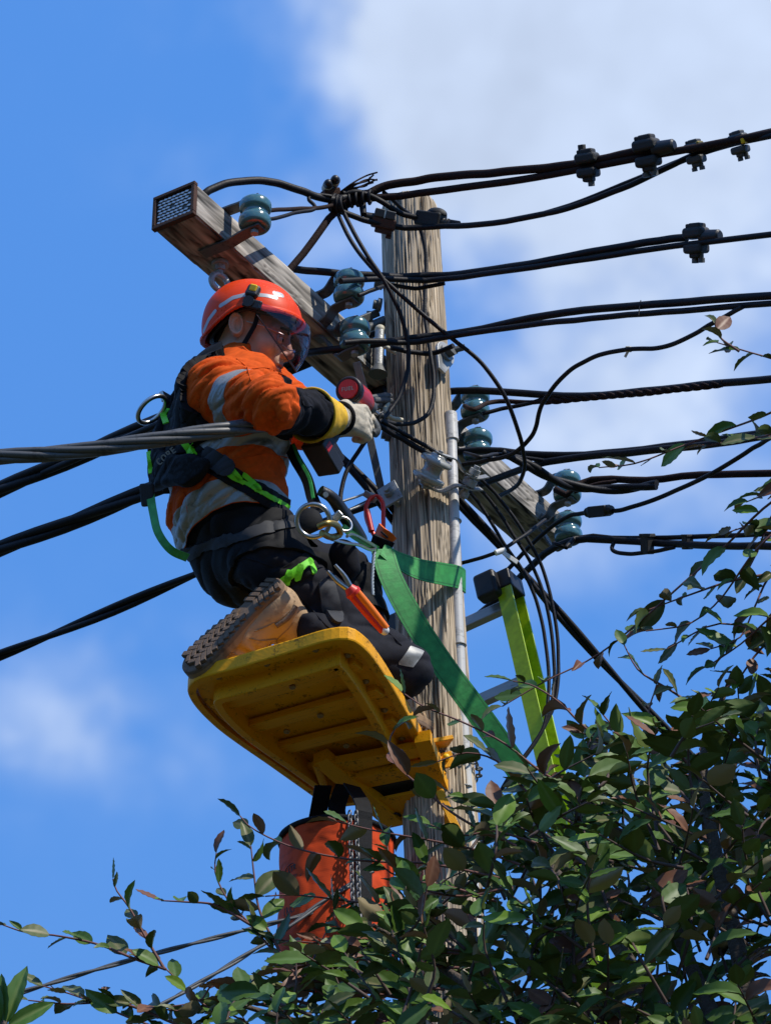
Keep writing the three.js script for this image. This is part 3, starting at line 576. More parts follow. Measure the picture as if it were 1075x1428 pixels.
cable('taped rust-brown cable just under the topmost cable, running off to the right', [[395, 386, 0.36], [420, 357, 0.36], [446, 322, 0.36], [468, 295, 0.35], [500, 279, 0.33], [560, 273, 0.34], [640, 262, 0.42], [740, 248, 0.54], [850, 228, 0.68], [960, 208, 0.8], [1075, 185, 0.95], [1300, 140, 1.2]], R1, M.cableBrown, { wrap: [[0.38, 0.60, 0.0095, 0.0036, 0.014]] });
cable('black cable leaving the boxy connector in front of the pole top, rising to the right', [[470, 293, 0.36], [495, 302, 0.34], [530, 313, 0.32], [570, 318, 0.30], [610, 316, 0.32], [660, 314, 0.38], [720, 306, 0.45], [780, 292, 0.52], [840, 270, 0.59], [900, 245, 0.66], [950, 224, 0.73], [1000, 206, 0.80], [1075, 189, 0.95], [1300, 144, 1.2]], R2 * 1.05);
cable('black cable from the knot dipping across the pole top into the boxy connector', [[478, 270, 0.37], [500, 268, 0.36], [530, 280, 0.34], [560, 298, 0.31], [600, 306, 0.30], [640, 312, 0.34]], R2);
cable('second strand beside the rising cable, joined to it by clamps', [[740, 302, 0.475], [790, 291, 0.535], [840, 273, 0.595], [880, 258, 0.65], [930, 234, 0.71], [960, 219, 0.75], [1000, 203, 0.81], [1075, 183, 0.94]], R2);
// --- second line
cable('upper black cable of the second line, ending in a capped clamp', [[410, 375, 0.30], [460, 380, 0.30], [530, 385, 0.27], [600, 385, 0.24], [660, 380, 0.32], [740, 368, 0.44], [820, 352, 0.55], [900, 338, 0.65], [958, 331, 0.72]], R1);
cable('lower cable of the second line with a wound wire tie', [[475, 392, 0.40], [530, 389, 0.29], [600, 391, 0.25], [660, 384, 0.33], [740, 373, 0.45], [840, 358, 0.58], [940, 343, 0.7], [1075, 327, 0.88], [1300, 300, 1.15]], R2, M.cable, { wrap: [[0.38, 0.55, 0.0078, 0.0045, 0.022]] });
cable('short tie wire looped round the insulator above the helmet', [[500, 412, 0.36], [520, 404, 0.33], [545, 398, 0.26], [580, 402, 0.22], [620, 395, 0.24]], R3);
// --- third line
cable('upper black cable of the third line passing behind the helmet', [[60, 660, -0.75], [240, 583, -0.35], [400, 500, 0.10], [450, 489, 0.24], [510, 482, 0.26], [560, 473, 0.24], [640, 464, 0.26], [740, 444, 0.40], [840, 430, 0.53], [950, 421, 0.68], [1075, 413, 0.86], [1300, 402, 1.15]], R1);
cable('lower cable of the third line wound with a brown wire tie', [[480, 478, 0.33], [520, 475, 0.30], [570, 478, 0.25], [640, 467, 0.28], [740, 453, 0.41], [830, 444, 0.53], [890, 438, 0.6], [980, 431, 0.71], [1075, 423, 0.85], [1300, 410, 1.1]], R2, M.cable, { wrap: [[0.22, 0.5, 0.0078, 0.0045, 0.022]] });
cable('short taped tail under the third line at the pole', [[545, 485, 0.17], [580, 492, 0.14], [605, 492, 0.14], [632, 482, 0.18]], R3 * 1.2, M.cable);
// --- drop wires in front of the pole
cable('thin black wire sweeping from the cable knot across the pole and curling under the crossarm', [[472, 300, 0.36], [492, 340, 0.36], [530, 385, 0.34], [580, 430, 0.30], [625, 468, 0.27], [670, 505, 0.24], [702, 550, 0.2], [722, 600, 0.12], [731, 645, 0.0], [722, 675, -0.12], [695, 692, -0.25]], R3);
cable('thin black wire from the knot hanging in front of the pole to the drill', [[480, 298, 0.36], [505, 345, 0.36], [540, 400, 0.33], [562, 450, 0.28], [570, 500, 0.24], [560, 545, 0.23], [542, 575, 0.24], [528, 588, 0.27]], R3);
cable('black wire looping down the middle of the pole back to the drill', [[535, 268, 0.33], [560, 290, 0.25], [583, 312, 0.18], [594, 360, 0.15], [592, 430, 0.15], [600, 490, 0.15], [605, 535, 0.15], [598, 575, 0.16], [575, 590, 0.18], [545, 590, 0.22], [526, 583, 0.27]], R3);
cable('black wire branching off the third line and looping back to the crossarm', [[1035, 428, 0.81], [1000, 447, 0.72], [960, 470, 0.62], [925, 484, 0.54], [880, 487, 0.47], [830, 497, 0.38], [785, 525, 0.28], [755, 565, 0.18], [743, 605, 0.10], [715, 632, 0.03], [680, 642, -0.03], [645, 648, -0.08]], R3 * 1.05);
// --- fourth to seventh line
cable('upper cable of the fourth line from behind the pole', [[610, 547, -0.12], [660, 544, -0.06], [740, 549, 0.0], [820, 552, 0.1], [920, 543, 0.25], [1000, 535, 0.38], [1075, 528, 0.5], [1300, 505, 0.85]], R1);
cable('tie cable from the insulator right of the pole along the fourth line', [[648, 566, 0.0], [660, 571, 0.06], [690, 560, -0.02], [740, 561, 0.0], [800, 556, 0.07], [900, 547, 0.23], [1030, 533, 0.43]], R3 * 1.1, M.cableBrown, { wrap: [[0.35, 0.95, 0.0075, 0.0045, 0.025]] });
cable('short lower tail of the fourth line insulator', [[672, 577, -0.02], [700, 570, -0.02], [740, 562, 0.0], [765, 553, 0.02]], R3);
cable('upper cable of the fifth line', [[640, 630, -0.2], [690, 628, -0.15], [740, 634, -0.12], [820, 634, -0.03], [900, 626, 0.09], [985, 616, 0.21], [1075, 602, 0.35], [1300, 570, 0.7]], R1, M.cable, { wrap: [[0.2, 0.6, 0.0100, 0.004, 0.024]] });
cable('lower black cable of the fifth line sweeping up from behind the crossarm', [[610, 700, -0.5], [690, 668, -0.3], [760, 645, -0.1], [820, 636, -0.02], [900, 629, 0.1], [1000, 618, 0.24], [1075, 607, 0.36]], R1);
cable('thin dark tie round the insulator beside the conduit', [[648, 632, -0.06], [668, 637, 0.02], [700, 634, -0.08], [740, 640, -0.1], [772, 645, -0.09]], R3);
cable('greenish black cable twisting between the fifth and sixth lines', [[700, 632, -0.06], [735, 648, -0.08], [770, 668, -0.14], [810, 680, -0.2], [860, 682, -0.2], [915, 676, -0.12]], R1, M.cable, { twist: [0.005, 2, 0.3] });
cable('taped brown cable of the sixth line', [[775, 683, -0.32], [790, 690, -0.28], [808, 672, -0.32], [850, 668, -0.28], [900, 670, -0.2], [960, 663, -0.1], [1075, 660, 0.08], [1300, 650, 0.4]], R1, M.cableBrown, { wrap: [[0.3, 0.6, 0.0098, 0.004, 0.02]] });
cable('short brown tail of the sixth line tie', [[800, 686, -0.3], [830, 676, -0.28], [860, 671, -0.26]], R3, M.cableBrown);
cable('wound cable of the seventh line from the lowest insulator', [[772, 758, -0.30], [788, 764, -0.26], [806, 747, -0.3], [850, 750, -0.26], [920, 750, -0.16], [1000, 747, -0.02], [1075, 745, 0.1], [1300, 740, 0.42]], R3 * 1.15, M.cable, { wrap: [[0.25, 0.95, 0.0072, 0.004, 0.024]] });
cable('lower black cable of the seventh line curving down behind the ladder top', [[640, 880, -0.65], [690, 838, -0.6], [730, 800, -0.5], [765, 768, -0.38], [800, 753, -0.3], [850, 753, -0.25], [930, 758, -0.14], [1000, 761, 0.0], [1075, 762, 0.12], [1300, 765, 0.45]], R1);
cable('short black jumper loop under the seventh line', [[856, 756, -0.24], [853, 766, -0.24], [868, 772, -0.22], [905, 770, -0.17], [940, 763, -0.12]], R3);
cable('black wire through the inline connector up to the fifth line', [[690, 815, -0.65], [730, 770, -0.58], [760, 742, -0.5], [790, 721, -0.42], [815, 715, -0.36], [865, 711, -0.26], [910, 697, -0.16], [960, 676, -0.03], [1010, 650, 0.1], [1050, 625, 0.2], [1075, 610, 0.28]], R3 * 1.1);
// --- wires down from the crossarm
for (const [k, dx, dy] of [[0, 0, 0], [1, 7, -7], [2, -10, 7]]) cable(['thin black wire drooping from the service shackle down to the shrub', 'outermost thin black wire drooping from the service shackle', 'innermost thin black wire drooping from the service shackle'][k], [[648 + dx, 662 + dy, 0.02], [680 + dx * 1.3, 694 + dy, -0.05], [715 + dx * 1.5, 745 + dy * 1.3, -0.1], [745 + dx * 1.3, 795 + dy, -0.15], [763 + dx * 1.2, 850, -0.18], [772 + dx * 0.9, 920, -0.2], [770 + dx * 0.6, 975, -0.2], [755, 1020, -0.2], [700, 1100, -0.2], [672, 1180, -0.2]], R3 * 0.85, M.cable, { group: 'thin drop wires' });
cable('twisted black service cable running down to the lower right', [[560, 610, -0.1], [600, 650, -0.15], [640, 700, -0.2], [690, 753, -0.28], [770, 845, -0.4], [850, 935, -0.52], [920, 1010, -0.62], [1010, 1105, -0.75], [1200, 1290, -1.0]], 0.0085, M.cable, { twist: [0.0075, 2, 0.9] });
cable('short black wire with a white tag left of the drooping wires', [[600, 795, -0.14], [645, 785, -0.1], [670, 778, -0.08], [697, 768, -0.06], [730, 747, -0.1], [760, 725, -0.2]], R3 * 0.9);
cable('thick black cable pair behind the drill running down to the pole washer', [[430, 600, 0.1], [465, 628, 0.08], [500, 663, 0.06], [535, 702, 0.04], [560, 735, -0.02]], 0.0095, M.cable, { twist: [0.010, 2, 1.2] });
cable('black tail of the connector at the drill curving down towards the belt', [[522, 597, 0.28], [505, 622, 0.27], [487, 650, 0.26], [477, 680, 0.26], [475, 705, 0.26], [482, 725, 0.25]], R3);
cable('straight black wire from the drill down across the pole to the service shackle', [[524, 590, 0.26], [560, 612, 0.19], [600, 634, 0.16], [622, 645, 0.15]], R2);
cable('thinner of the two straight black wires from the drill across the pole', [[528, 585, 0.26], [562, 604, 0.2], [595, 623, 0.17], [630, 642, 0.14]], R3);
// --- away to the left
cable('upper twisted black aerial cable running off to the left behind the worker', [[540, 452, -0.06], [400, 512, -0.25], [195, 600, -0.55], [100, 641, -0.7], [0, 683, -0.85], [-200, 768, -1.15]], 0.0150, M.cable, { twist: [0.0135, 3, 1.3] });
cable('middle twisted black aerial cable meeting the harness strap on the left', [[540, 548, -0.06], [400, 606, -0.25], [200, 688, -0.55], [100, 728, -0.7], [0, 766, -0.85], [-200, 842, -1.15]], 0.0145, M.cable, { twist: [0.0130, 3, 1.3] });
cable('lowest thin twisted black cable running to the left below the boot', [[545, 690, -0.02], [420, 742, -0.2], [272, 801, -0.42], [140, 858, -0.62], [0, 914, -0.83], [-200, 990, -1.1]], 0.0098, M.cable, { twist: [0.0088, 2, 1.1] });
cable('grey stranded bare cable passing in front of the orange jacket', [[-200, 650, 0.9], [0, 637, 0.93], [100, 630, 0.94], [200, 616, 0.94], [280, 604, 0.92], [335, 596, 0.88], [390, 588, 0.72], [450, 575, 0.45], [540, 556, 0.12]], 0.0092, M.cableGrey, { twist: [0.0118, 5, 0.75], name: 'stranded_cable' });
cable('thin grey stay wire crossing in front of the orange bucket', [[-160, 1440, 0.5], [0, 1393, 0.45], [150, 1348, 0.4], [300, 1308, 0.35], [420, 1277, 0.3], [520, 1248, 0.27]], 0.0042, M.cableGrey, { twist: [0.0026, 2, 0.25], seg: 6 });
cable('second thin grey stay wire meeting the first at the orange bucket', [[180, 1428, 0.5], [330, 1340, 0.4], [400, 1295, 0.36], [450, 1258, 0.33], [520, 1215, 0.28]], 0.0042, M.cableGrey, { twist: [0.0026, 2, 0.25], seg: 6 });

// ---------------------------------------------------------------- connectors
function onCable(px, py, dz, px2, py2, dz2) { const a = P(px, py, dz), x = P(px2, py2, dz2).sub(a).normalize(), z = FW.clone().negate(); z.addScaledVector(x, -z.dot(x)).normalize(); return { c: a, x, y: z.clone().cross(x), z, at: (i, j, k = 0) => a.clone().addScaledVector(x, i).addScaledVector(z.clone().cross(x), j).addScaledVector(z, k) }; }
function clampBody(o, f, s, nuts, m = M.conn) {
  const lb = (w, h, d, i, j, k, r = 0.005) => rbox(w * s * 1.08, h * s * 1.05, d * s, Math.max(0.004, Math.min(w, h, d) * 0.36) * s, 3).applyMatrix4(frame(f.at(i * s, j * s, k * s), f.x, f.y, f.z));
  part(o, 'upper_jaw', join([lb(0.062, 0.03, 0.05, 0, 0.021, 0), lb(0.036, 0.016, 0.036, 0.004, 0.040, 0), lb(0.012, 0.012, 0.02, -0.02, 0.041, 0.004)]), m);
  part(o, 'lower_jaw', join([lb(0.058, 0.026, 0.048, 0, -0.021, 0), lb(0.03, 0.016, 0.03, 0, -0.039, 0)]), m);
  for (const i of nuts) part(o, 'shear_bolt', join([bar(f.at(i * s, -0.02 * s), f.at(i * s, -0.055 * s), 0.007 * s), hexNut(f.at(i * s, -0.054 * s), f.y, 0.0105 * s, 0.012 * s)]), M.galvDark);
}
function capTube(o, f, s, i0, i1, j) { part(o, 'end_sleeve', join([bar(f.at(i0 * s, j * s), f.at(i1 * s, j * s), 0.021 * s, 0.0175 * s, 20), bar(f.at(i1 * s, j * s), f.at(i1 * s + 0.005, j * s), 0.0175 * s, 0.013 * s, 20)]), M.blackPlastic); }
{
  let f = onCable(819, 231, 0.65, 850, 226, 0.68), o = thing('cable_clamp', 'dark insulated clamp with one bolt, on the top line where the fanned cables meet', 'cable clamp', f.c); clampBody(o, f, 0.95, [0.006]); part(o, 'bolt_head', hexNut(f.at(-0.012, 0.05), f.y, 0.012, 0.018), M.conn);
  f = onCable(902, 214, 0.75, 930, 208, 0.78); o = thing('cable_clamp', 'dark insulated clamp with a long capped sleeve on the top line', 'cable clamp', f.c); clampBody(o, f, 1.05, [-0.012, 0.012]); capTube(o, f, 1.05, 0.02, 0.075, 0.006);
  f = onCable(969, 214, 0.78, 1000, 206, 0.82); o = thing('cable_clamp', 'grey-green clamp with two hanging bolts, next after the capped clamp on the top line', 'cable clamp', f.c); clampBody(o, f, 0.78, [-0.014, 0.016], M.greyPlastic); part(o, 'yellow_seal', rbox(0.008, 0.014, 0.03, 0.003).applyMatrix4(frame(f.at(0.024, 0.022, 0.01), f.x, f.y, f.z)), M.brass);
  f = onCable(1030, 201, 0.87, 1060, 192, 0.91); o = thing('cable_clamp', 'clamp with two hanging bolts at the end of the top line', 'cable clamp', f.c); clampBody(o, f, 0.74, [-0.008, 0.020], M.greyPlastic); part(o, 'yellow_seal', rbox(0.012, 0.016, 0.03, 0.003).applyMatrix4(frame(f.at(0.026, 0.004, 0.012), f.x, f.y, f.z)), M.yellowPlastic);
  f = onCable(970, 336, 0.73, 1000, 333, 0.77); o = thing('cable_clamp', 'dark clamp with a capped sleeve on the second line', 'cable clamp', f.c); clampBody(o, f, 0.98, [-0.004, 0.016]); capTube(o, f, 0.98, 0.02, 0.075, 0.008);
  f = onCable(835, 713, -0.31, 865, 710, -0.26); o = thing('inline_connector', 'black inline connector on the wire below the sixth line', 'connector', f.c);
  part(o, 'body', rbox(0.066, 0.034, 0.034, 0.004).applyMatrix4(frame(f.at(0, 0), f.x, f.y, f.z)), M.blackPlastic); part(o, 'sleeve', bar(f.at(-0.05, 0), f.at(-0.03, 0), 0.012, 0.0145), M.blackPlastic); part(o, 'sleeve', bar(f.at(0.05, 0), f.at(0.03, 0), 0.012, 0.0145), M.blackPlastic); for (const i of [-0.045, 0.045]) part(o, 'rib', torus(f.at(i, 0), f.x, 0.0115, 0.003), M.blackPlastic);
  f = onCable(600, 307, 0.30, 640, 312, 0.34); o = thing('tap_connector', 'black boxy tap connector in front of the pole top', 'connector', f.c);
  part(o, 'body', rbox(0.085, 0.042, 0.045, 0.006).applyMatrix4(frame(f.at(0, 0.002), f.x, f.y, f.z)), M.conn); part(o, 'dome', new THREE.SphereGeometry(0.03, 20, 12, 0, 6.3, 0, 1.6).scale(1.1, 0.62, 0.7).applyMatrix4(frame(f.at(0.018, 0.02), f.x, f.y, f.z)), M.conn); part(o, 'sleeve', bar(f.at(0.04, -0.004), f.at(0.072, -0.004), 0.014, 0.01), M.blackPlastic); for (const i of [0.05, 0.062]) part(o, 'rib', torus(f.at(i, -0.004), f.x, 0.0125, 0.003), M.blackPlastic);
  f = onCable(535, 311, 0.31, 565, 318, 0.30); o = thing('tap_connector', 'dark ribbed tap connector with a boxed lid at the upper left of the pole', 'connector', f.c);
  part(o, 'lid', join([rbox(0.028, 0.024, 0.05, 0.003).applyMatrix4(frame(f.at(-0.018, 0.024), f.x, f.y, f.z)), rbox(0.028, 0.024, 0.05, 0.003).applyMatrix4(frame(f.at(0.014, 0.024), f.x, f.y, f.z))]), M.greyPlastic); part(o, 'body', join([rbox(0.07, 0.03, 0.046, 0.005).applyMatrix4(frame(f.at(0, -0.002), f.x, f.y, f.z)), rbox(0.05, 0.016, 0.036, 0.004).applyMatrix4(frame(f.at(0.004, -0.022), f.x, f.y, f.z))]), M.rust); part(o, 'sleeve', bar(f.at(-0.06, 0.008), f.at(-0.03, 0.008), 0.011, 0.014), M.blackPlastic); part(o, 'nut', hexNut(f.at(0.022, -0.035), f.y, 0.009, 0.012), M.rust);
  // old split-bolt clamp with two yellow ends, in the knot
  f = onCable(458, 262, 0.37, 480, 258, 0.36); o = thing('line_tap', 'tan line tap with two dark round ends on top of the cable knot', 'connector', f.c);
  for (const [i, j] of [[-0.010, 0.002], [0.014, 0.010]]) { part(o, 'barrel', bar(f.at(i, j + 0.004, 0.03), f.at(i + 0.012, j, -0.02), 0.0145, 0.0145, 18), M.cream); part(o, 'end_stud', join([bar(f.at(i, j + 0.004, 0.03), f.at(i - 0.006, j + 0.006, 0.046), 0.0135, 0.0115, 14), new THREE.SphereGeometry(0.0115, 12, 8).translate(...f.at(i - 0.006, j + 0.006, 0.046).toArray())]), M.blackPlastic); }
  part(o, 'saddle', rbox(0.05, 0.022, 0.035, 0.004).applyMatrix4(frame(f.at(0.004, -0.016), f.x, f.y, f.z)), M.rust);
  // frayed wire ends and the lashing of the knot
  const k = []; for (let i = 0; i < 7; i++) k.push(tube(pp([[470, 276 - i * 0.8, 0.36], [490, 266 - i * 1.6, 0.36 + i * 0.004], [512, 256 - i * 1.9 + (i % 3) * 3, 0.36], [526 - (i % 3) * 5, 250 - i * 1.6 + (i % 2) * 6, 0.36 + i * 0.004]]), 0.0026, 5, 6));
  single('frayed_wire', 'frayed wire ends sticking out of the cable knot', 'wire', join(k), M.cableBrown, P(490, 266, 0.36));
  const l = []; for (let i = 0; i < 6; i++) { const cx = 463 + i * 3.2; l.push(torus(P(cx, 283 + i * 0.7, 0.365), cv(1, -0.2 + i * 0.08, 0.3), 0.022 + (i % 2) * 0.003, 0.0045)); }
  for (let i = 0; i < 5; i++) l.push(torus(P(480 + i * 9, 281 - i * 1.5, 0.35), cv(1, 0.3 - i * 0.1, 0.2), 0.019, 0.0042));
  l.push(bar(P(505, 281, 0.34), P(507, 299, 0.34), 0.011, 0.009));
  single('wire_lashing', 'dark wire lashing tied round the cable knot above the crossarm', 'lashing', join(l), M.cable, P(465, 290, 0.36));
  // ridged clamp on the seventh line and small clips
  for (const [x, y, d, h] of [[902, 759, -0.17, 0.036], [958, 756, -0.09, 0.026]]) { f = onCable(x, y, d, x + 30, y, d + 0.05); single('cable_spacer', h > 0.03 ? 'black wide spacer clip on the seventh line beside the jumper loop' : 'black narrow spacer clip further along the seventh line', 'cable clip', join([rbox(h * 0.8, h * 1.6, 0.03, 0.003).applyMatrix4(frame(f.c, f.x, f.y, f.z)), rbox(h, h * 0.3, 0.034, 0.003).applyMatrix4(frame(f.at(0, h * 0.7), f.x, f.y, f.z))]), M.conn, f.c); }
  f = onCable(697, 769, -0.06, 712, 764, -0.07); single('white_tag', 'small white tag on the short black wire', 'tag', join([bar(f.at(-0.016, 0), f.at(0.016, 0), 0.0085), strapBox(f.at(0.005, -0.006, 0.006), f.at(0.04, -0.045, 0.006), f.y, 0.013, 0.003)]), M.white, f.c);
  f = onCable(876, 487, 0.46, 895, 487, 0.48); single('tan_tag', 'tan scrap of tape on the looping wire under the third line', 'tape', join([rbox(0.016, 0.016, 0.013, 0.003).applyMatrix4(frame(f.c, f.x, f.y, f.z)), strapBox(f.at(0.002, -0.004, 0.004), f.at(-0.008, -0.022, 0.004), f.x, 0.008, 0.002)]), M.cream, f.c);
  for (const [x, y, d, x2, y2] of [[893, 430, 0.61, 896, 452]]) single('wire_end', 'thin upright wire end on the third line tie', 'wire', tube(pp([[890, 440, d], [891, 430, d], [893, 419, d]]), 0.0016, 5, 4), M.cable, P(x, y, d));
  f = onCable(548, 447, 0.0, 570, 436, 0.02); // dark clamp left of the pole, behind
  o = thing('dead_end_clamp', 'dark metal dead-end clamp at the left of the pole, behind the insulators', 'cable clamp', P(515, 445, 0.0)); part(o, 'arm_piece', join([strapBox(P(488, 452, 0.05), P(527, 436, 0.0), CU, 0.022, 0.014), strapBox(P(515, 448, 0.0), P(516, 436, 0.0), CR, 0.02, 0.02), bar(P(500, 462, 0.02), P(540, 448, 0.0), 0.014)]), M.galvDark);
  // grey ribbed joint at the drill
  o = thing('ribbed_connector', 'dark grey ribbed cable joint being fastened at the drill tip', 'connector', P(526, 583, 0.27)); for (let i = 0; i < 4; i++) part(o, 'rib', torus(P(519 + i * 4, 574 + i * 2.2, 0.27), cv(1, -0.4, 0.1), 0.014, 0.0025), M.greyPlastic); part(o, 'body', bar(P(516, 573, 0.28), P(534, 582, 0.26), 0.012), M.blackPlastic); part(o, 'elbow', tube(pp([[512, 580, 0.30], [520, 590, 0.29], [524, 600, 0.28], [520, 605, 0.28]]), 0.015, 12), M.galvDark);
}
// ---------------------------------------------------------------- worker's platform clamped to the pole
const YP = 4.954;
{
  const base = PY(600, 1075, YP - 0.2); base.x = poleAt(YP).x - 0.09; base.z = ZP + 0.02;
  const t = thing('work_platform', 'yellow steel work platform clamped to the pole, seen from below', 'work platform', base);
  const raw = [[266, 962], [263, 946], [275, 934], [330, 918], [400, 897], [462, 879], [488, 878], [508, 890], [530, 917], [570, 985], [598, 1040], [611, 1078], [604, 1090], [455, 1112], [436, 1098], [380, 1058], [300, 1000]];
  const cr = new THREE.CatmullRomCurve3(raw.map(([x, y]) => PY(x, y, YP)), true, 'centripetal');
  const pts = cr.getSpacedPoints(120).slice(0, 120);
  let area = 0; pts.forEach((p, i) => { const q = pts[(i + 1) % 120]; area += p.x * q.z - q.x * p.z; });
  const inset = (d) => pts.map((p, i) => { const a = pts[(i + 117) % 120], b = pts[(i + 3) % 120]; const tx = b.x - a.x, tz = b.z - a.z, l = Math.hypot(tx, tz); const s = Math.sign(area); return new THREE.Vector2(p.x - s * tz / l * d * 1, p.z + s * tx / l * d); });
  const ring = (d0, d1, y0, y1, bev = 0.003) => { const s = new THREE.Shape(inset(d0)); s.holes.push(new THREE.Path(inset(d1))); const g = new THREE.ExtrudeGeometry(s, { depth: y1 - y0, bevelEnabled: true, bevelSize: bev, bevelThickness: bev, bevelSegments: 2 }); return g.rotateX(Math.PI / 2).translate(0, y1, 0); };
  part(t, 'outer_rim', boxUV(ring(0.005, 0.022, YP - 0.024, YP + 0.004, 0.005)), M.platform);
  part(t, 'rim_flange', boxUV(ring(0.026, 0.072, YP - 0.016, YP - 0.012, 0.001)), M.platform);
  part(t, 'inner_channel', boxUV(ring(0.070, 0.088, YP - 0.058, YP - 0.010, 0.004)), M.platform);
  { const s = new THREE.Shape(inset(0.021)); const g = new THREE.ExtrudeGeometry(s, { depth: 0.006, bevelEnabled: false }).rotateX(Math.PI / 2).translate(0, YP + 0.0, 0); part(t, 'deck', boxUV(g), M.platform); }
  // cross ribs under the deck, parallel to the near edge
  const ribs = [[[300, 985], [500, 925]], [[345, 1015], [530, 962]], [[385, 1045], [552, 1003]], [[420, 1075], [575, 1043]]];
  for (const [a, b] of ribs) part(t, 'cross_rib', strapBox(PY(...a, YP - 0.024), PY(...b, YP - 0.024), V(0.3, 0, -0.9), 0.044, 0.020, 0.003), M.platform);
  // rivets
  for (const [x, y] of [[305, 944], [372, 926], [440, 906], [484, 914], [510, 950], [536, 990], [560, 1030]]) { const c = PY(x, y, YP - 0.018); part(t, 'rivet', new THREE.SphereGeometry(0.0095, 14, 8).scale(1, 0.7, 1).translate(c.x, c.y, c.z), M.bolt); }
  for (const [x, y] of [[408, 958], [447, 998], [483, 1040], [400, 1020]]) { const c = PY(x, y, YP - 0.040); part(t, 'rivet', new THREE.SphereGeometry(0.009, 14, 8).scale(1, 0.7, 1).translate(c.x, c.y, c.z), M.bolt); }
  // bracket under the deck that carries it on the pole: plates given by corner and height
  const slab = (name, q0, th, m) => { const q = q0.map(([x, y, h]) => PY(x, y, YP + h)), g = new THREE.BufferGeometry(), vs = [], up = V(0, th, 0); const tri = (...p) => p.forEach((o) => vs.push(o.x, o.y, o.z)); const qt = q.map((o) => o.clone().add(up)); tri(q[0], q[2], q[1]); tri(q[0], q[3], q[2]); tri(qt[0], qt[1], qt[2]); tri(qt[0], qt[2], qt[3]); for (let i = 0; i < 4; i++) { const j = (i + 1) % 4; tri(q[i], q[j], qt[j]); tri(q[i], qt[j], qt[i]); }
    g.setAttribute('position', new THREE.Float32BufferAttribute(vs, 3)); g.computeVertexNormals(); return part(t, name, boxUV(g), m); };
  slab('bracket_rail', [[437, 1066, -0.05], [456, 1058, -0.05], [560, 1146, -0.14], [540, 1156, -0.14]], 0.03, M.platform);
  slab('bracket_rail', [[578, 1036, -0.05], [600, 1032, -0.05], [640, 1146, -0.14], [620, 1152, -0.14]], 0.03, M.platform);
  part(t, 'hook_end', bar(PY(441, 1064, YP - 0.045), PY(456, 1108, YP - 0.06), 0.012, 0.010), M.platform);
  slab('bracket_crosspiece', [[458, 1066, -0.055], [588, 1042, -0.055], [594, 1054, -0.06], [472, 1080, -0.06]], 0.02, M.platform);
  slab('bracket_crosspiece', [[482, 1088, -0.075], [600, 1066, -0.075], [606, 1080, -0.08], [496, 1102, -0.08]], 0.02, M.platform);
  slab('back_plate', [[494, 1099, -0.075], [606, 1078, -0.075], [614, 1100, -0.09], [510, 1122, -0.09]], 0.006, M.blackPlastic);
  slab('bottom_plate', [[508, 1120, -0.105], [614, 1098, -0.105], [630, 1136, -0.135], [542, 1155, -0.135]], 0.008, M.platform);
  { const hc = PY(552, 1137, YP - 0.125); part(t, 'plate_hole', join([torus(hc, UP, 0.011, 0.003), disc(hc.clone().add(V(0, 0.001, 0)), UP, 0.0105, 0.003)]), M.blackPlastic); }
  // clamp against the pole
  const pa = PY(598, 1040, YP + 0.03);
  part(t, 'clamp_plate', join([strapBox(P(596, 1032, 0.13), P(612, 1082, 0.13), CR, 0.04, 0.008), strapBox(P(592, 1040, 0.14), P(628, 1033, 0.12), UP, 0.012, 0.05), strapBox(P(614, 1062, 0.12), P(632, 1058, 0.12), UP, 0.045, 0.008)]), M.platform);
  part(t, 'clamp_bolt', new THREE.SphereGeometry(0.010, 14, 10).translate(...P(622, 1056, 0.13).toArray()), M.yellowPlastic);
  part(t, 'lower_leg', join([strapBox(PY(600, 1110, YP - 0.1), P(642, 1185, 0.13), UP, 0.03, 0.012), strapBox(P(612, 1102, 0.12), P(640, 1165, 0.12), CR, 0.022, 0.008)]), M.platform);
  // chain round the pole
  const ch = []; for (let i = 0; i < 34; i++) { const a = i / 34 * Math.PI * 2, y = P(640, 1053, 0.1).y, r = poleR(y) + 0.012, c = poleAt(y); ch.push(torus(V(c.x + Math.cos(a) * r, y, c.z + Math.sin(a) * r), i % 2 ? UP : V(Math.cos(a), 0, Math.sin(a)), 0.0085, 0.0025, Math.PI * 2, V(-Math.sin(a), 0, Math.cos(a)), 14)); }
  part(t, 'pole_chain', join(ch), M.galvDark);
}

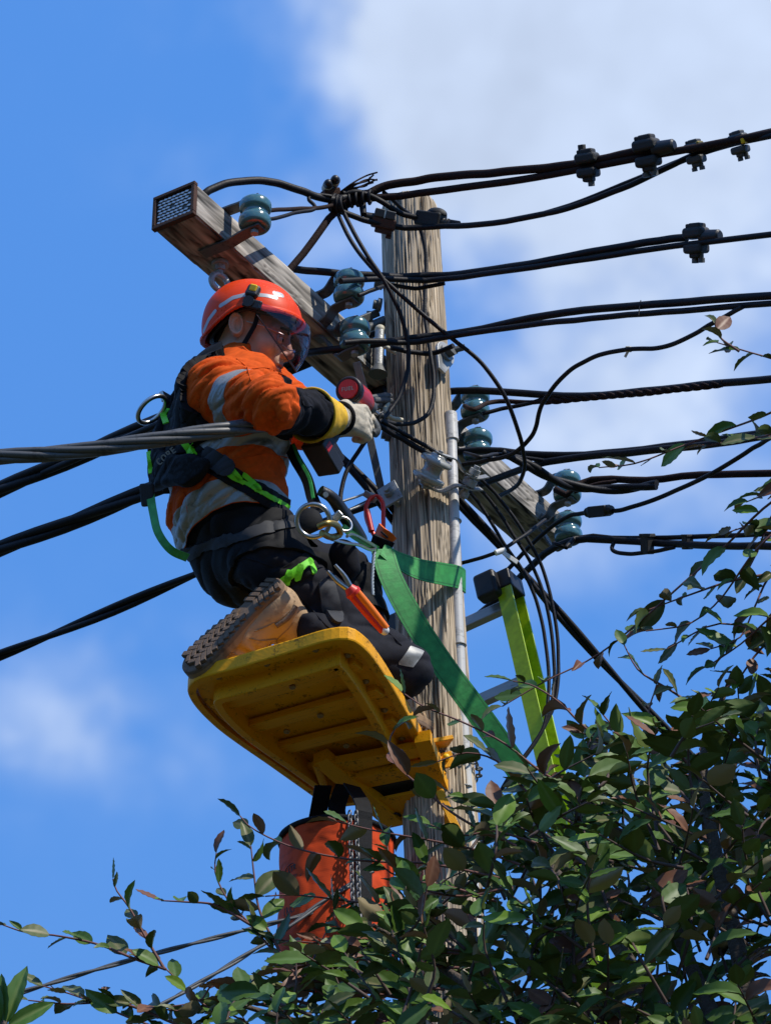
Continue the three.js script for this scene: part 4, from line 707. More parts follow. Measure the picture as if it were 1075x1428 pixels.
// ---------------------------------------------------------------- orange tool bucket hanging below
const FONT = await new FontLoader().loadAsync('fonts/droid/droid_sans_bold.typeface.json');
{
  const dz = 0.16, c = P(470, 1174, dz), bt = P(466, 1354, dz), r = 0.145; const H = c.y - bt.y;
  const t = thing('tool_bucket', 'orange canvas tool bucket with black straps hanging under the platform', 'tool bag', V(c.x, c.y - H, c.z));
  const g = new THREE.CylinderGeometry(r, r * 1.02, H, 140, 90, true), p = g.attributes.position;
  const rad = (x, y, z) => { const a = Math.atan2(z, x); return 1 + 0.05 * noise(Math.cos(a) * 1.6, y * 5, Math.sin(a) * 1.6) - 0.05 * Math.max(0, 0.3 - Math.abs(noise(Math.cos(a) * 2.4 + y * 3, y * 9, Math.sin(a) * 2.4)) * 2.2) + 0.010 * noise(Math.cos(a) * 6, y * 22, Math.sin(a) * 6) + 0.012 * sst(0.36, 0.5, y / H) * noise(Math.cos(a) * 9, y * 4, Math.sin(a) * 9); };
  for (let i = 0; i < p.count; i++) { const x = p.getX(i), y = p.getY(i), z = p.getZ(i), k = rad(x, y, z); p.setXYZ(i, x * k, y, z * k); }
  g.computeVertexNormals();
  const cy = c.y - H / 2;
  part(t, 'body', g.translate(c.x, cy, c.z), M.bagOrange);
  part(t, 'bottom', new THREE.CircleGeometry(r * 1.02, 60).rotateX(Math.PI / 2).translate(c.x, c.y - H + 0.01, c.z), M.bagOrange);
  part(t, 'rim', torus(V(c.x, c.y, c.z), UP, r * 1.0, 0.008, Math.PI * 2, V(1, 0, 0), 60), M.web);
  const cyl = (a, y, e = 0.004) => V(c.x + Math.cos(a) * (r + e) * 1.01, y, c.z + Math.sin(a) * (r + e) * 1.01);
  for (const a of [1.10, 1.10 + Math.PI]) { const q = [], d = []; for (let i = 0; i <= 12; i++) { q.push(cyl(a, c.y - H + (H + 0.03) * i / 12, 0.006)); d.push(V(-Math.sin(a), 0, Math.cos(a))); } q.push(V(c.x + Math.cos(a) * 0.08, c.y + 0.15, c.z + 0.02)); d.push(V(-Math.sin(a), 0, Math.cos(a))); part(t, 'strap', ribbon(q, d, 0.046, 0.004, 3), M.web); }
  { const q = pp([[472, 1150, 0.2], [470, 1125, 0.16], [480, 1095, 0.12]]); part(t, 'handle', ribbon(q, [CR, CR], 0.045, 0.005), M.web); }
  // stamped print, bent round the bag
  const stamp = (str, size, a0, y) => { const tg = new TextGeometry(str, { font: FONT, size, depth: 0.0006, curveSegments: 3 }); tg.computeBoundingBox(); const w = tg.boundingBox.max.x, q = tg.attributes.position; for (let i = 0; i < q.count; i++) { const x = q.getX(i) - w / 2, yy = q.getY(i), zz = q.getZ(i); const a = a0 - x / r; const k = rad(Math.cos(a), y + yy - cy, Math.sin(a)); q.setXYZ(i, c.x + Math.cos(a) * (r * k + 0.0015 + zz), y + yy, c.z + Math.sin(a) * (r * k + 0.0015 + zz)); } tg.computeVertexNormals(); return flat(tg); };
  const py = (y) => P(410, y, dz + 0.1).y; const f = 2.42;
  const circ = []; for (const [R, yy] of [[0.036, 1222], [0.026, 1270]]) for (let i = 0; i < 40; i++) { const b0 = i / 40 * 6.2832, b1 = (i + 1) / 40 * 6.2832; const pt = (b) => { const a = f + 0.02 - Math.cos(b) * R / r, y = py(yy) + Math.sin(b) * R; return cyl(a, y, 0.0008); }; circ.push(bar(pt(b0), pt(b1), 0.0011, 0.0011, 5)); }
  part(t, 'printed_stamp', join([...circ, stamp('LTR', 0.015, f, py(1214)), stamp('SAFETY', 0.009, f, py(1226)), stamp('(kg)', 0.018, f + 0.03, py(1272)), stamp('WSM', 0.026, f - 0.1, py(1292)), stamp('MAX', 0.020, f - 0.02, py(1306)), stamp('(25kg)', 0.020, f - 0.2, py(1319))]), M.ink);
}
// ---------------------------------------------------------------- chain in front of the bucket
{
  const top = P(492, 1132, 0.32), n = 34, bot = P(499, 1340, 0.36); const t = thing('lifting_chain', 'steel lifting chain hanging in front of the orange bucket', 'chain', bot);
  for (const s of [-1, 1]) for (let i = 0; i < n; i++) { const c = top.clone().lerp(bot, (i + 0.5) / n).add(V(s * 0.008, 0, 0)); const g = new THREE.TorusGeometry(0.0078, 0.0022, 7, 14).scale(0.72, 1.22, 1).rotateY(i % 2 ? 0.8 : -0.8); part(t, 'link', g.translate(c.x, c.y, c.z), M.chainSteel); }
}
// ---------------------------------------------------------------- green pole strap
{
  const t = thing('pole_strap', 'wide green webbing strap slung round the pole below the carabiner', 'strap', P(530, 768, 0.28));
  part(t, 'hanging_tail', ribbon(pp([[533, 766, 0.30], [545, 805, 0.31], [575, 862, 0.29], [618, 928, 0.25], [662, 988, 0.22], [706, 1050, 0.18], [760, 1130, 0.12]]), [cv(0.9, 0.05, -0.35), cv(0.85, 0.25, -0.3), cv(0.8, 0.4, -0.3), cv(0.8, 0.5, -0.2), cv(0.8, 0.5, -0.1), cv(0.8, 0.5, -0.1)], 0.064, 0.003, 12), M.strapGreen);
  part(t, 'pole_loop', ribbon(pp([[533, 766, 0.30], [556, 782, 0.28], [585, 794, 0.23], [615, 800, 0.17], [640, 805, 0.08], [648, 812, -0.04], [628, 806, -0.13], [580, 800, -0.13]]), [cv(0.5, 0.2, -0.8), cv(0.35, 0.5, -0.7), cv(0.1, 0.85, -0.4), cv(0, 1, 0), cv(0, 1, 0), cv(0, 1, 0)], 0.062, 0.003, 12), M.strapGreen);
}
// ---------------------------------------------------------------- the worker, kneeling on the platform
{
  const t = thing('person', 'worker in orange jacket, helmet and black harness kneeling on the platform with a drill', 'person', PY(400, 900, YP + 0.05));
  // joints, read from the photograph at the depths given by the platform and the crossarm
  const J = {
    pel: P(350, 768, 0.46), wai: P(316, 706, 0.52), che: P(320, 615, 0.57), upc: P(326, 552, 0.60), nek: P(336, 508, 0.60),
    sR: P(306, 548, 0.735), eR: P(378, 564, 0.89), wR: P(452, 582, 0.63), hR: P(484, 585, 0.52),
    sL: P(372, 545, 0.44), eL: P(424, 588, 0.36), wL: P(462, 588, 0.32), hL: P(482, 588, 0.30),
    hipR: P(372, 782, 0.56), knR: P(566, 936, 0.38), anR: P(438, 880, 0.55),
    hipL: P(350, 775, 0.40), knL: P(480, 800, 0.26), anL: P(535, 960, 0.20),
  };
  const fT = V(0.93, 0, -0.37).normalize(), rT = V(0.37, 0, 0.93).normalize();  // torso facing, torso right
  const offC = new Map(); const off = (p, s) => { let m = offC.get(p); if (!m) offC.set(p, m = {}); return m[s] ??= p.clone().addScaledVector(rT, s); };
  // ---- head frame
  const HC = P(353, 468, 0.62);
  const fh = cv(0.92, -0.25, 0.26), uh0 = cv(0.24, 0.93, -0.20); const uh = uh0.addScaledVector(fh, -uh0.dot(fh)).normalize(), rh = fh.clone().cross(uh).normalize();
  const hw = (x, y, z) => HC.clone().addScaledVector(fh, x).addScaledVector(uh, y).addScaledVector(rh, z);
  const hl = (p) => { const x = p.x - HC.x, y = p.y - HC.y, z = p.z - HC.z; return [x * fh.x + y * fh.y + z * fh.z, x * uh.x + y * uh.y + z * uh.z, x * rh.x + y * rh.y + z * rh.z]; };
  const HM = frame(HC, fh, uh, rh);
  const c3 = (x, y, z, ax, ay, az, bx, by, bz, ra, rb) => { const hx0 = bx - ax, hy = by - ay, hz = bz - az, px = x - ax, py = y - ay, pz = z - az; const h = Math.min(1, Math.max(0, (px * hx0 + py * hy + pz * hz) / (hx0 * hx0 + hy * hy + hz * hz))); return Math.hypot(px - hx0 * h, py - hy * h, pz - hz * h) - (ra + (rb - ra) * h); };
  const headL = (x, y, z) => {
    const az = Math.abs(z);
    let d = ell(x, y, z, -0.012, 0.032, 0, 0.097, 0.098, 0.076);
    d = smin(d, ell(x, y, z, 0.034, -0.030, 0, 0.060, 0.080, 0.060), 0.03);
    d = smin(d, c3(x, y, az, -0.012, -0.052, 0.050, 0.062, -0.098, 0.012, 0.020, 0.018), 0.03);
    d = smin(d, ell(x, y, z, 0.078, -0.104, 0, 0.019, 0.018, 0.022), 0.018);
    d = smin(d, ell(x, y, az, 0.058, -0.022, 0.040, 0.030, 0.026, 0.024), 0.02);                    // cheek
    d = smin(d, c3(x, y, az, 0.086, 0.024, 0.010, 0.070, 0.022, 0.050, 0.011, 0.010), 0.014);       // brow
    d = smax(d, -(Math.hypot(x - 0.104, y + 0.001, az - 0.034) - 0.017), 0.016);                    // eye socket
    d = smin(d, c3(x, y, z, 0.092, 0.012, 0, 0.114, -0.027, 0, 0.0085, 0.0125), 0.012);             // nose
    d = smin(d, Math.hypot(x - 0.103, y + 0.034, az - 0.0125) - 0.0095, 0.007);
    d = smin(d, ell(x, y, z, 0.089, -0.058, 0, 0.013, 0.020, 0.028), 0.014);                        // mouth swell
    d = smin(d, ell(x, y, z, 0.0985, -0.0605, 0, 0.0085, 0.0058, 0.022), 0.004);
    d = smin(d, ell(x, y, z, 0.0965, -0.0735, 0, 0.0090, 0.0068, 0.019), 0.004);
    d = smax(d, -ell(x, y, z, 0.108, -0.0668, 0, 0.012, 0.0016, 0.024), 0.003);                     // between the lips
    d = smin(d, c3(x, y, z, -0.028, -0.07, 0, -0.052, -0.20, 0, 0.055, 0.060), 0.035);              // neck
    // ear
    const ey = y + 0.006, ex = x + 0.022 + ey * 0.22, ez = az - 0.080 + 0.25 * x;
    let e = ell(ex, ey, ez, 0, 0, 0, 0.0185, 0.032, 0.0085);
    e = smin(e, Math.hypot(Math.hypot(ex * 1.5, ey - 0.003) - 0.0255, ez - 0.007) - 0.0046, 0.005);
    e = smax(e, -ell(ex, ey, ez, 0.004, 0.001, 0.012, 0.0105, 0.017, 0.0135), 0.004);
    return smin(d, e, 0.010);
  };
  const headF = (p) => { const [x, y, z] = hl(p); return headL(x, y, z); };
  // ---- body under the clothes: coarse figure, one surface with the head
  const nb = hw(-0.03, -0.1, 0);
  const bodyF = (p) => {
    let d = cap(p, J.upc, J.nek, 0.07, 0.055);
    for (const s of [-0.06, 0.06]) { d = smin(d, cap(p, off(J.pel, s), off(J.wai, s), 0.085, 0.08), 0.06); d = smin(d, cap(p, off(J.wai, s), off(J.upc, s), 0.08, 0.075), 0.06); }
    d = smin(d, cap(p, J.sR, J.eR, 0.045, 0.035), 0.03); d = smin(d, cap(p, J.eR, J.wR, 0.035, 0.026), 0.02); d = smin(d, cap(p, J.wR, J.hR, 0.026, 0.02), 0.02);
    d = smin(d, cap(p, J.sL, J.eL, 0.045, 0.035), 0.03); d = smin(d, cap(p, J.eL, J.wL, 0.035, 0.026), 0.02); d = smin(d, cap(p, J.wL, J.hL, 0.026, 0.02), 0.02);
    d = smin(d, cap(p, J.hipR, J.knR, 0.06, 0.045), 0.03); d = smin(d, cap(p, J.knR, J.anR, 0.042, 0.032), 0.02);
    d = smin(d, cap(p, J.hipL, J.knL, 0.06, 0.045), 0.03); d = smin(d, cap(p, J.knL, J.anL, 0.042, 0.032), 0.02);
    return smin(d, cap(p, J.nek, nb, 0.055, 0.052), 0.03);
  };
  const r3 = V(0.24, 0.24, 0.24);
  let headG = polygonize(headF, HC.clone().sub(r3.clone().multiplyScalar(0.9)), HC.clone().add(r3.clone().multiplyScalar(0.72)), 0.0034);
  // hair and lips are cut out of the same surface
  const hairFn = (p) => { const [x, y, z] = hl(p); const line = 0.052 - 2.3 * Math.max(0, -x - 0.032) - (Math.abs(z) > 0.05 && x < 0.012 && x > -0.04 ? 0 : 0) + (x > 0.02 ? (x - 0.02) * 0.5 : 0); const e = Math.hypot((x + 0.022) * 1.2, y + 0.006) < 0.036 && Math.abs(z) > 0.07; return e ? -1 : Math.min(y - Math.max(line, -0.085), 0.5) + 0.004 * noise(x * 90, y * 90, z * 90); };
  const [hairG, skin1] = split(headG, hairFn, 0.004);
  const [lipG, skin2] = split(skin1, (p) => { const [x, y, z] = hl(p); if (x < 0.075) return -1; const w = 1 - (z / 0.0235) ** 2; return Math.min(w * 0.0105 - Math.abs(y + 0.067 + 0.2 * z * z * 20 * 0.01), 0.0235 - Math.abs(z)); });
  const bodyG = polygonize(bodyF, V(-0.72, 4.92, -6.72), V(0.28, 6.05, -5.5), 0.016);
  const body = part(t, 'body', mergeGeometries([flat(skin2), flat(bodyG)]), M.skin);
  part(body, 'lips', lipG, M.lip);
  part(t, 'hair', hairG, M.hair);
  for (const s of [-1, 1]) { const c = hw(0.083, 0.0, s * 0.033); const e = part(body, 'eye', new THREE.SphereGeometry(0.0125, 20, 14).translate(c.x, c.y, c.z), M.eyeWhite); part(body, 'iris', new THREE.SphereGeometry(0.0062, 14, 10).translate(...c.clone().addScaledVector(fh, 0.0082).toArray()), M.iris); const b = [hw(0.098, 0.024, s * 0.014), hw(0.098, 0.030, s * 0.030), hw(0.083, 0.027, s * 0.048)]; part(body, 'eyebrow', tube(b, 0.0035, 6, 5), M.hair); part(body, 'eyelid', tube([hw(0.092, 0.006, s * 0.022), hw(0.096, 0.011, s * 0.033), hw(0.086, 0.005, s * 0.046)], 0.0028, 6, 5), M.skin); }

  // ---- jacket
  const wr = (p, a, f, s) => a * (1 - Math.abs(noise(p.x * f + s, p.y * f, p.z * f)) * 2.4);      // folds
  const armDir = J.eR.clone().sub(J.sR), armL = armDir.length(); armDir.normalize();
  const forDir = J.wR.clone().sub(J.eR), forL = forDir.length(); forDir.normalize();
  const jF = (p) => {
    let d = cap(p, J.upc, J.nek, 0.10, 0.064);
    for (const s of [-0.055, 0.055]) { d = smin(d, cap(p, off(J.wai, s), off(J.che, s), 0.134, 0.132), 0.07); d = smin(d, cap(p, off(J.che, s), off(J.upc, s), 0.130, 0.092), 0.06); }
    d = smin(d, cap(p, J.sR, J.upc, 0.082, 0.09), 0.05);
    const ar = smin(cap(p, J.sR, J.eR, 0.077, 0.060), cap(p, J.eR, J.wR, 0.060, 0.051), 0.03);
    const al = smin(cap(p, J.sL, J.eL, 0.078, 0.066), cap(p, J.eL, J.wL, 0.06, 0.045), 0.03);
    d = smin(d, ar, 0.035); d = smin(d, al, 0.04);
    if (Math.abs(d) > 0.05) return d;
    // cloth: broad drag folds from armpit to elbow, crumples at the elbow and over the belt
    const q = (p.x - J.sR.x) * armDir.x + (p.y - J.sR.y) * armDir.y + (p.z - J.sR.z) * armDir.z;
    const nearArm = sst(0.05, 0.0, ar), el = Math.exp(-(((p.x - J.eR.x) ** 2 + (p.y - J.eR.y) ** 2 + (p.z - J.eR.z) ** 2) / 0.010));
    const X0 = p.x * 0.80 + p.y * 0.60, Y0 = p.y * 0.80 - p.x * 0.60;      // folds run from the armpit down towards the back of the belt
    let w = 0.005 * noise(p.x * 9, p.y * 9, p.z * 9) + 0.032 * (Math.min(0.32, Math.abs(noise(X0 * 4.5, Y0 * 17, p.z * 8 + 3))) - 0.15) + 0.011 * (Math.min(0.25, Math.abs(noise(X0 * 10, Y0 * 40, p.z * 16 + 9))) - 0.12);
    const sq = q - 0.55 * ((p.y - J.sR.y) - 0.25 * (p.x - J.sR.x));
    w += nearArm * (0.034 * (Math.min(0.32, Math.abs(noise(sq * 21, p.y * 5 + 2, p.z * 5))) - 0.14) + 0.013 * (Math.min(0.25, Math.abs(noise(sq * 46 + 7, p.y * 9, p.z * 9))) - 0.12));
    w += el * 0.007 * Math.sin(q * 110 + 5 * noise(p.x * 9, p.y * 9, p.z * 9)) * (0.6 + 0.8 * noise(p.y * 14, p.x * 14, 4));
    return d - w;
  };
  const jG = polygonize(jF, V(-0.66, 5.28, -6.60), V(0.06, 6.02, -5.48), 0.0056);
  const hemN = V(-0.13, 0.985, 0.0).normalize(), hemP = P(330, 700, 0.68);
  const hD = (p) => (p.x - hemP.x) * hemN.x + (p.y - hemP.y) * hemN.y + (p.z - hemP.z) * hemN.z;   // height above the hem
  const aT = (p) => ((p.x - J.sR.x) * armDir.x + (p.y - J.sR.y) * armDir.y + (p.z - J.sR.z) * armDir.z) / armL;
  const fT2 = (p) => ((p.x - J.eR.x) * forDir.x + (p.y - J.eR.y) * forDir.y + (p.z - J.eR.z) * forDir.z) / forL;
  const isArm = (p) => { const d = Math.min(cap(p, J.sR, J.eR, 0.082, 0.064), cap(p, J.eR, J.wR, 0.063, 0.052)); const tz = Math.min(cap(p, off(J.che, 0.055), off(J.upc, 0.055), 0.13, 0.092), cap(p, off(J.wai, 0.055), off(J.che, 0.055), 0.122, 0.130)); return d - tz; };   // < 0 on the arm
  let [, g1] = split(jG, (p) => -hD(p));                                                            // cut the hem
  let fore, rest, tapeA, tapeB, tapeC;
  [, g1] = split(g1, (p) => Math.min((fT2(p) - 0.86) * forL, cap(p, J.sR, J.eR, 0.082, 0.064) - cap(p, J.eR, J.wR, 0.063, 0.052), 0.02 - isArm(p)));
  [fore, rest] = split(g1, (p) => Math.min((fT2(p) - 0.04 - 0.03 * noise(p.x * 8, p.y * 8, p.z * 8)) * forL, cap(p, J.sR, J.eR, 0.082, 0.064) - cap(p, J.eR, J.wR, 0.063, 0.052) + 0.004 , 0.02 - isArm(p), 0.035 - cap(p, J.eR, J.wR, 0.063, 0.052)), 0);
  [tapeA, rest] = split(rest, (p) => Math.min(0.030 - Math.abs((aT(p) - 0.44) * armL), -0.004 - isArm(p)), 0.0016);
  [tapeB, rest] = split(rest, (p) => Math.min(0.028 - Math.abs(hD(p) - 0.030), isArm(p)), 0.0016);
  [tapeC, rest] = split(rest, (p) => Math.min(0.028 - Math.abs(hD(p) - 0.165), isArm(p) - 0.004), 0.0016);
  const jacket = part(t, 'jacket', rest, M.orange, 'bright orange work jacket');
  part(jacket, 'dark_cuff', fore, M.blackCloth, 'black lower sleeve');
  part(jacket, 'reflective_tape', tapeA, M.tape); part(jacket, 'reflective_tape', tapeB, M.tape); part(jacket, 'reflective_tape', tapeC, M.tape);
  { const q = trace(jF, [[262, 520], [255, 545], [262, 580], [285, 600], [310, 612]], 5); if (q.length > 2) part(jacket, 'seam_piping', tube(q, 0.004, 6, 2), M.blackCloth); }
  for (const l of [[[352, 514], [372, 512], [398, 524]], [[330, 500], [345, 512], [350, 530]], [[300, 655], [330, 640], [372, 632], [408, 640]], [[246, 640], [258, 690], [262, 715]]]) { const q = trace(jF, l, 5); if (q.length > 2) part(jacket, 'seam', tube(q, 0.0016, 5, 2), M.orange); }
  { const q = trace(jF, [[424, 556], [436, 560]], 4); if (q.length > 1) { const [s] = split(jG, (p) => 0.017 - segd(p, q), 0.003); if (s) part(jacket, 'sleeve_pocket', s, M.blackCloth); } }
  // collar
  { const c = []; for (let i = 0; i <= 20; i++) { const a = i / 20 * Math.PI * 2; c.push(hw(-0.043 + Math.cos(a) * 0.075, -0.135 + Math.cos(a) * -0.018, Math.sin(a) * 0.072)); } c.length = 20; const cc = new THREE.CatmullRomCurve3(c, true); part(jacket, 'collar', new THREE.TubeGeometry(cc, 80, 0.021, 10, true), M.blackCloth); }

  // ---- trousers
  const trF = (p) => {
    let d = 1e9;
    for (const s of [-0.055, 0.055]) d = smin(d, cap(p, off(J.pel, s), off(J.wai, s), 0.112, 0.116), 0.06);
    d = smin(d, cap(p, J.hipR, J.knR, 0.086, 0.060), 0.05); d = smin(d, cap(p, J.hipL, J.knL, 0.084, 0.066), 0.05);
    d = smin(d, cap(p, J.knR, J.anR, 0.062, 0.048), 0.03); d = smin(d, cap(p, J.knL, J.anL, 0.068, 0.06), 0.03);
    if (Math.abs(d) > 0.05) return d;
    const w = 0.006 * noise(p.x * 10, p.y * 10 + p.x * 6, p.z * 10) + 0.022 * (Math.min(0.3, Math.abs(noise(p.x * 8 + p.y * 14, p.y * 11 - p.x * 11, p.z * 8 + 8))) - 0.13);
    return d - w;
  };
  let trG = polygonize(trF, V(-0.62, 4.93, -6.64), V(0.26, 5.62, -5.78), 0.0078);
  const wD = (p) => hD(p);
  [, trG] = split(trG, (p) => Math.min(wD(p) - 0.02, 0.2 - segd(p, [J.pel, J.wai, J.che])));
  // knee tape, then the mesh itself
  const kd = J.knR.clone().sub(J.hipR), kL = kd.length(); kd.normalize();
  const kT = (p) => ((p.x - J.hipR.x) * kd.x + (p.y - J.hipR.y) * kd.y + (p.z - J.hipR.z) * kd.z) / kL;
  const kneeP = hit(trF, 576, 914);
  let knee; if (kneeP) [knee, trG] = split(trG, (p) => p.distanceToSquared(kneeP) > 0.003 ? -1 : 0.019 - Math.max(Math.abs(p.clone().sub(kneeP).dot(kd)), Math.abs(p.clone().sub(kneeP).dot(UP)) * 0.7), 0.0015);
  const trousers = part(t, 'trousers', trG.clone(), M.trouser, 'black work trousers');
  if (knee) part(trousers, 'reflective_patch', knee, M.tape);

  for (const l of [[[415, 828], [455, 872], [500, 905]], [[470, 808], [510, 850], [560, 900]], [[300, 790], [345, 778], [380, 790]]]) { const q = trace(trF, l, 6); if (q.length > 2) part(trousers, 'seam', tube(q, 0.002, 5, 2), M.trouser); }
  // ---- harness: webbing laid on the clothes
  const cloth = (p) => Math.min(jF(p), trF(p));
  const padP = [P(272, 512, 0.55), P(246, 530, 0.54), P(230, 560, 0.53), P(220, 610, 0.53), P(214, 655, 0.56), P(262, 656, 0.70), P(286, 648, 0.75)];
  const padF = (p) => { let q = 1e9; const R = [0.034, 0.045, 0.052, 0.056, 0.050, 0.036, 0.022]; for (let i = 0; i + 1 < padP.length; i++) q = smin(q, cap(p, padP[i], padP[i + 1], R[i], R[i + 1]), 0.03); const bk = -((p.x - J.che.x) * fT.x + (p.z - J.che.z) * fT.z); return smax(smax(q, jF(p) - 0.016 - 0.030 * sst(0.04, 0.12, bk), 0.010), -(jF(p) + 0.01), 0.004) - 0.002 * noise(p.x * 30, p.y * 30, p.z * 30); };
  const padG = polygonize(padF, V(-0.68, 5.34, -6.38), V(-0.2, 6.02, -5.66), 0.0055);
  const har = part(t, 'harness', padG.clone(), M.web, 'black padded full-body harness');
  { const [yo] = split(jG, (p) => { const x = p.x - J.che.x, z = p.z - J.che.z, bk = -(x * fT.x + z * fT.z), lat = x * rT.x + z * rT.z; return Math.min(bk - 0.070 + 0.10 * Math.max(0, p.y - J.upc.y), 0.15 - Math.abs(lat), p.y - J.che.y + 0.10, J.nek.y - p.y + 0.0); }, 0.020); if (yo) part(har, 'back_yoke', yo, M.web); }
  const jOnly = (pts, w, lift, m, name, src = jG, f = jF) => { const q = trace(f, pts); if (q.length < 2) return; const far = Math.max(...q.map((p) => p.dot(FW))) + 0.008; const [s] = split(src, (p) => Math.min(w / 2 - segd(p, q), far - p.dot(FW)), lift); if (s) part(har, name, s, m); };
  jOnly([[238, 595], [262, 622], [290, 645], [330, 668], [370, 692], [405, 712]], 0.046, 0.006, M.web, 'chest_strap');
  jOnly([[292, 638], [314, 652]], 0.050, 0.013, M.webGrey, 'buckle');
  jOnly([[306, 655], [350, 679], [400, 707]], 0.012, 0.0085, M.lime, 'lime_flash');
  jOnly([[316, 648], [334, 667]], 0.013, 0.0085, M.lime, 'lime_flash'); jOnly([[340, 662], [360, 682]], 0.013, 0.0085, M.lime, 'lime_flash');
  jOnly([[262, 616], [274, 634]], 0.017, 0.0205, M.lime, 'lime_flash'); jOnly([[276, 618], [268, 626]], 0.012, 0.0205, M.lime, 'lime_flash');
  for (const [pl, w] of [[[[224, 566], [232, 590]], 0.016], [[[235, 570], [228, 580]], 0.012], [[[208, 630], [211, 660]], 0.013]]) { const yokeF = (p) => Math.min(padF(p), jF(p) - 0.02); const q = trace(yokeF, pl, 5); if (q.length > 1) part(har, 'lime_flash', ribbon(q.map((p) => p.addScaledVector(FW, -0.003)), [cv(0.9, 0.3, 0), cv(0.9, 0.3, 0)], w, 0.003, 3), M.lime); }
  // waist belt and leg loops
  const [belt1] = split(trG, (p) => 0.062 - Math.abs(hD(p) + 0.085 - 0.02), 0.012); if (belt1) part(har, 'waist_pad', belt1, M.web);
  const beltF = (p) => trF(p) - 0.012;
  { const q = trace(beltF, [[262, 772], [300, 758], [350, 742], [410, 727], [425, 724]]); if (q.length > 2) { const [s] = split(trG, (p) => 0.021 - segd(p, q), 0.017); if (s) part(har, 'waist_belt', s, M.webGrey); } }
  { const q = trace(trF, [[386, 813], [415, 795], [431, 784]]); if (q.length > 2) { const [s] = split(trG, (p) => 0.026 - segd(p, q), 0.007); if (s) part(har, 'leg_strap', s, M.web);
      for (const pl of [[[390, 812], [412, 797], [431, 784]], [[402, 800], [397, 818]], [[418, 792], [414, 806]], [[430, 784], [436, 797]]]) { const z = trace(trF, pl, 4); if (z.length > 1) { const [s2] = split(trG, (p) => 0.0085 - segd(p, z), 0.0095); if (s2) part(har, 'lime_flash', s2, M.lime); } } } }
  { const q = trace(trF, [[455, 818], [466, 862]], 6); if (q.length > 2) { const [s] = split(trG, (p) => 0.022 - segd(p, q), 0.011); if (s) part(har, 'strap_buckle', s, M.webGrey); } }
  // D-rings
  part(har, 'dorsal_ring', join([torus(P(212, 571, 0.62), cv(0.62, -0.62, 0.48), 0.044, 0.0065), strapBox(P(226, 552, 0.60), P(240, 560, 0.56), cv(-0.5, 1, 0), 0.03, 0.012)]), M.steel, 'steel back ring');
  part(har, 'side_ring', torus(P(437, 726, 0.78), cv(-0.1, -0.1, 1), 0.041, 0.0062), M.steel);
  part(har, 'hip_pad', new THREE.SphereGeometry(0.036, 20, 14).scale(1, 1, 0.5).translate(...P(430, 726, 0.74).toArray()), M.web);
  // hanging tails
  part(har, 'webbing_tail', ribbon(pp([[210, 690, 0.60], [214, 715, 0.62], [222, 745, 0.64], [240, 768, 0.64], [262, 778, 0.62]]), [cv(0.9, 0, 0.4), cv(0.8, 0.2, 0.4), cv(0.6, 0.6, 0.3), cv(0.3, 0.9, 0.2)], 0.022, 0.002), M.strapGreen);
  part(har, 'web_keeper', rbox(0.036, 0.06, 0.02, 0.006).applyMatrix4(frame(P(206, 690, 0.60), cv(0.97, 0.1, 0.2), cv(-0.1, 0.98, 0), cv(-0.2, 0, 0.97))), M.webGrey);
  part(har, 'webbing_tail', ribbon(pp([[404, 622, 0.62], [412, 640, 0.64], [428, 668, 0.66], [436, 695, 0.68], [446, 715, 0.72]]), [cv(0.9, 0.3, 0.2), cv(0.8, 0.4, 0.3), cv(0.95, 0.2, 0.2)], 0.030, 0.004), M.web);
  part(har, 'webbing_edge', ribbon(pp([[409, 620, 0.635], [416, 638, 0.655], [431, 666, 0.675], [437, 695, 0.70]]), [cv(0.9, 0.3, 0.2), cv(0.8, 0.4, 0.3)], 0.008, 0.003), M.strapGreen);
  // printed word on the lumbar pad
  { const tg = new TextGeometry('CORE', { font: FONT, size: 0.017, depth: 0.001, curveSegments: 3 }); tg.center(); const c = P(233, 637, 0.70); const hp = hit(padF, 232, 636) ?? c; const x = cv(0.75, 0.6, 0.2), z = cv(-0.15, -0.1, 1); z.addScaledVector(x, -z.dot(x)).normalize(); part(har, 'printed_word', flat(tg.applyMatrix4(frame(hp.addScaledVector(z, 0.003), x, z.clone().cross(x), z))), M.tape); }
  // pouch at the hip
  part(har, 'pouch', (() => { const a = P(478, 772, 0.52), b = P(484, 792, 0.50); return polygonize((p) => cap(p, a, b, 0.038, 0.034) - 0.004 * noise(p.x * 25, p.y * 25, p.z * 25), a.clone().sub(V(0.09, 0.12, 0.09)), a.clone().add(V(0.1, 0.09, 0.09)), 0.006); })(), M.blackCloth);

  // ---- boots
  const bootAt = (heel, toe, soleN, mirror) => {
    const x = toe.clone().sub(heel).normalize(), y = soleN.clone().negate(); y.addScaledVector(x, -y.dot(x)).normalize(); const z = x.clone().cross(y);
    const Mx = frame(heel, x, y, z).multiply(new THREE.Matrix4().makeScale(1.07, 1.07, 1.07));
    const wid = (u) => 0.036 + 0.012 * sst(0.10, 0.22, u) - 0.005 * Math.exp(-(((u - 0.11) / 0.05) ** 2));
    const sole2 = (u, w) => { const c = Math.min(0.262, Math.max(0.04, u)); return Math.hypot(u - c, w) - wid(u) * (u > 0.262 ? 0.98 : 1); };
    const k0 = V(0.045, 0.045, 0), k1 = V(0.14, 0.052, 0), k2 = V(0.255, 0.030, 0), k3 = V(0.055, 0.06, 0), k4 = V(0.048, 0.175, 0);
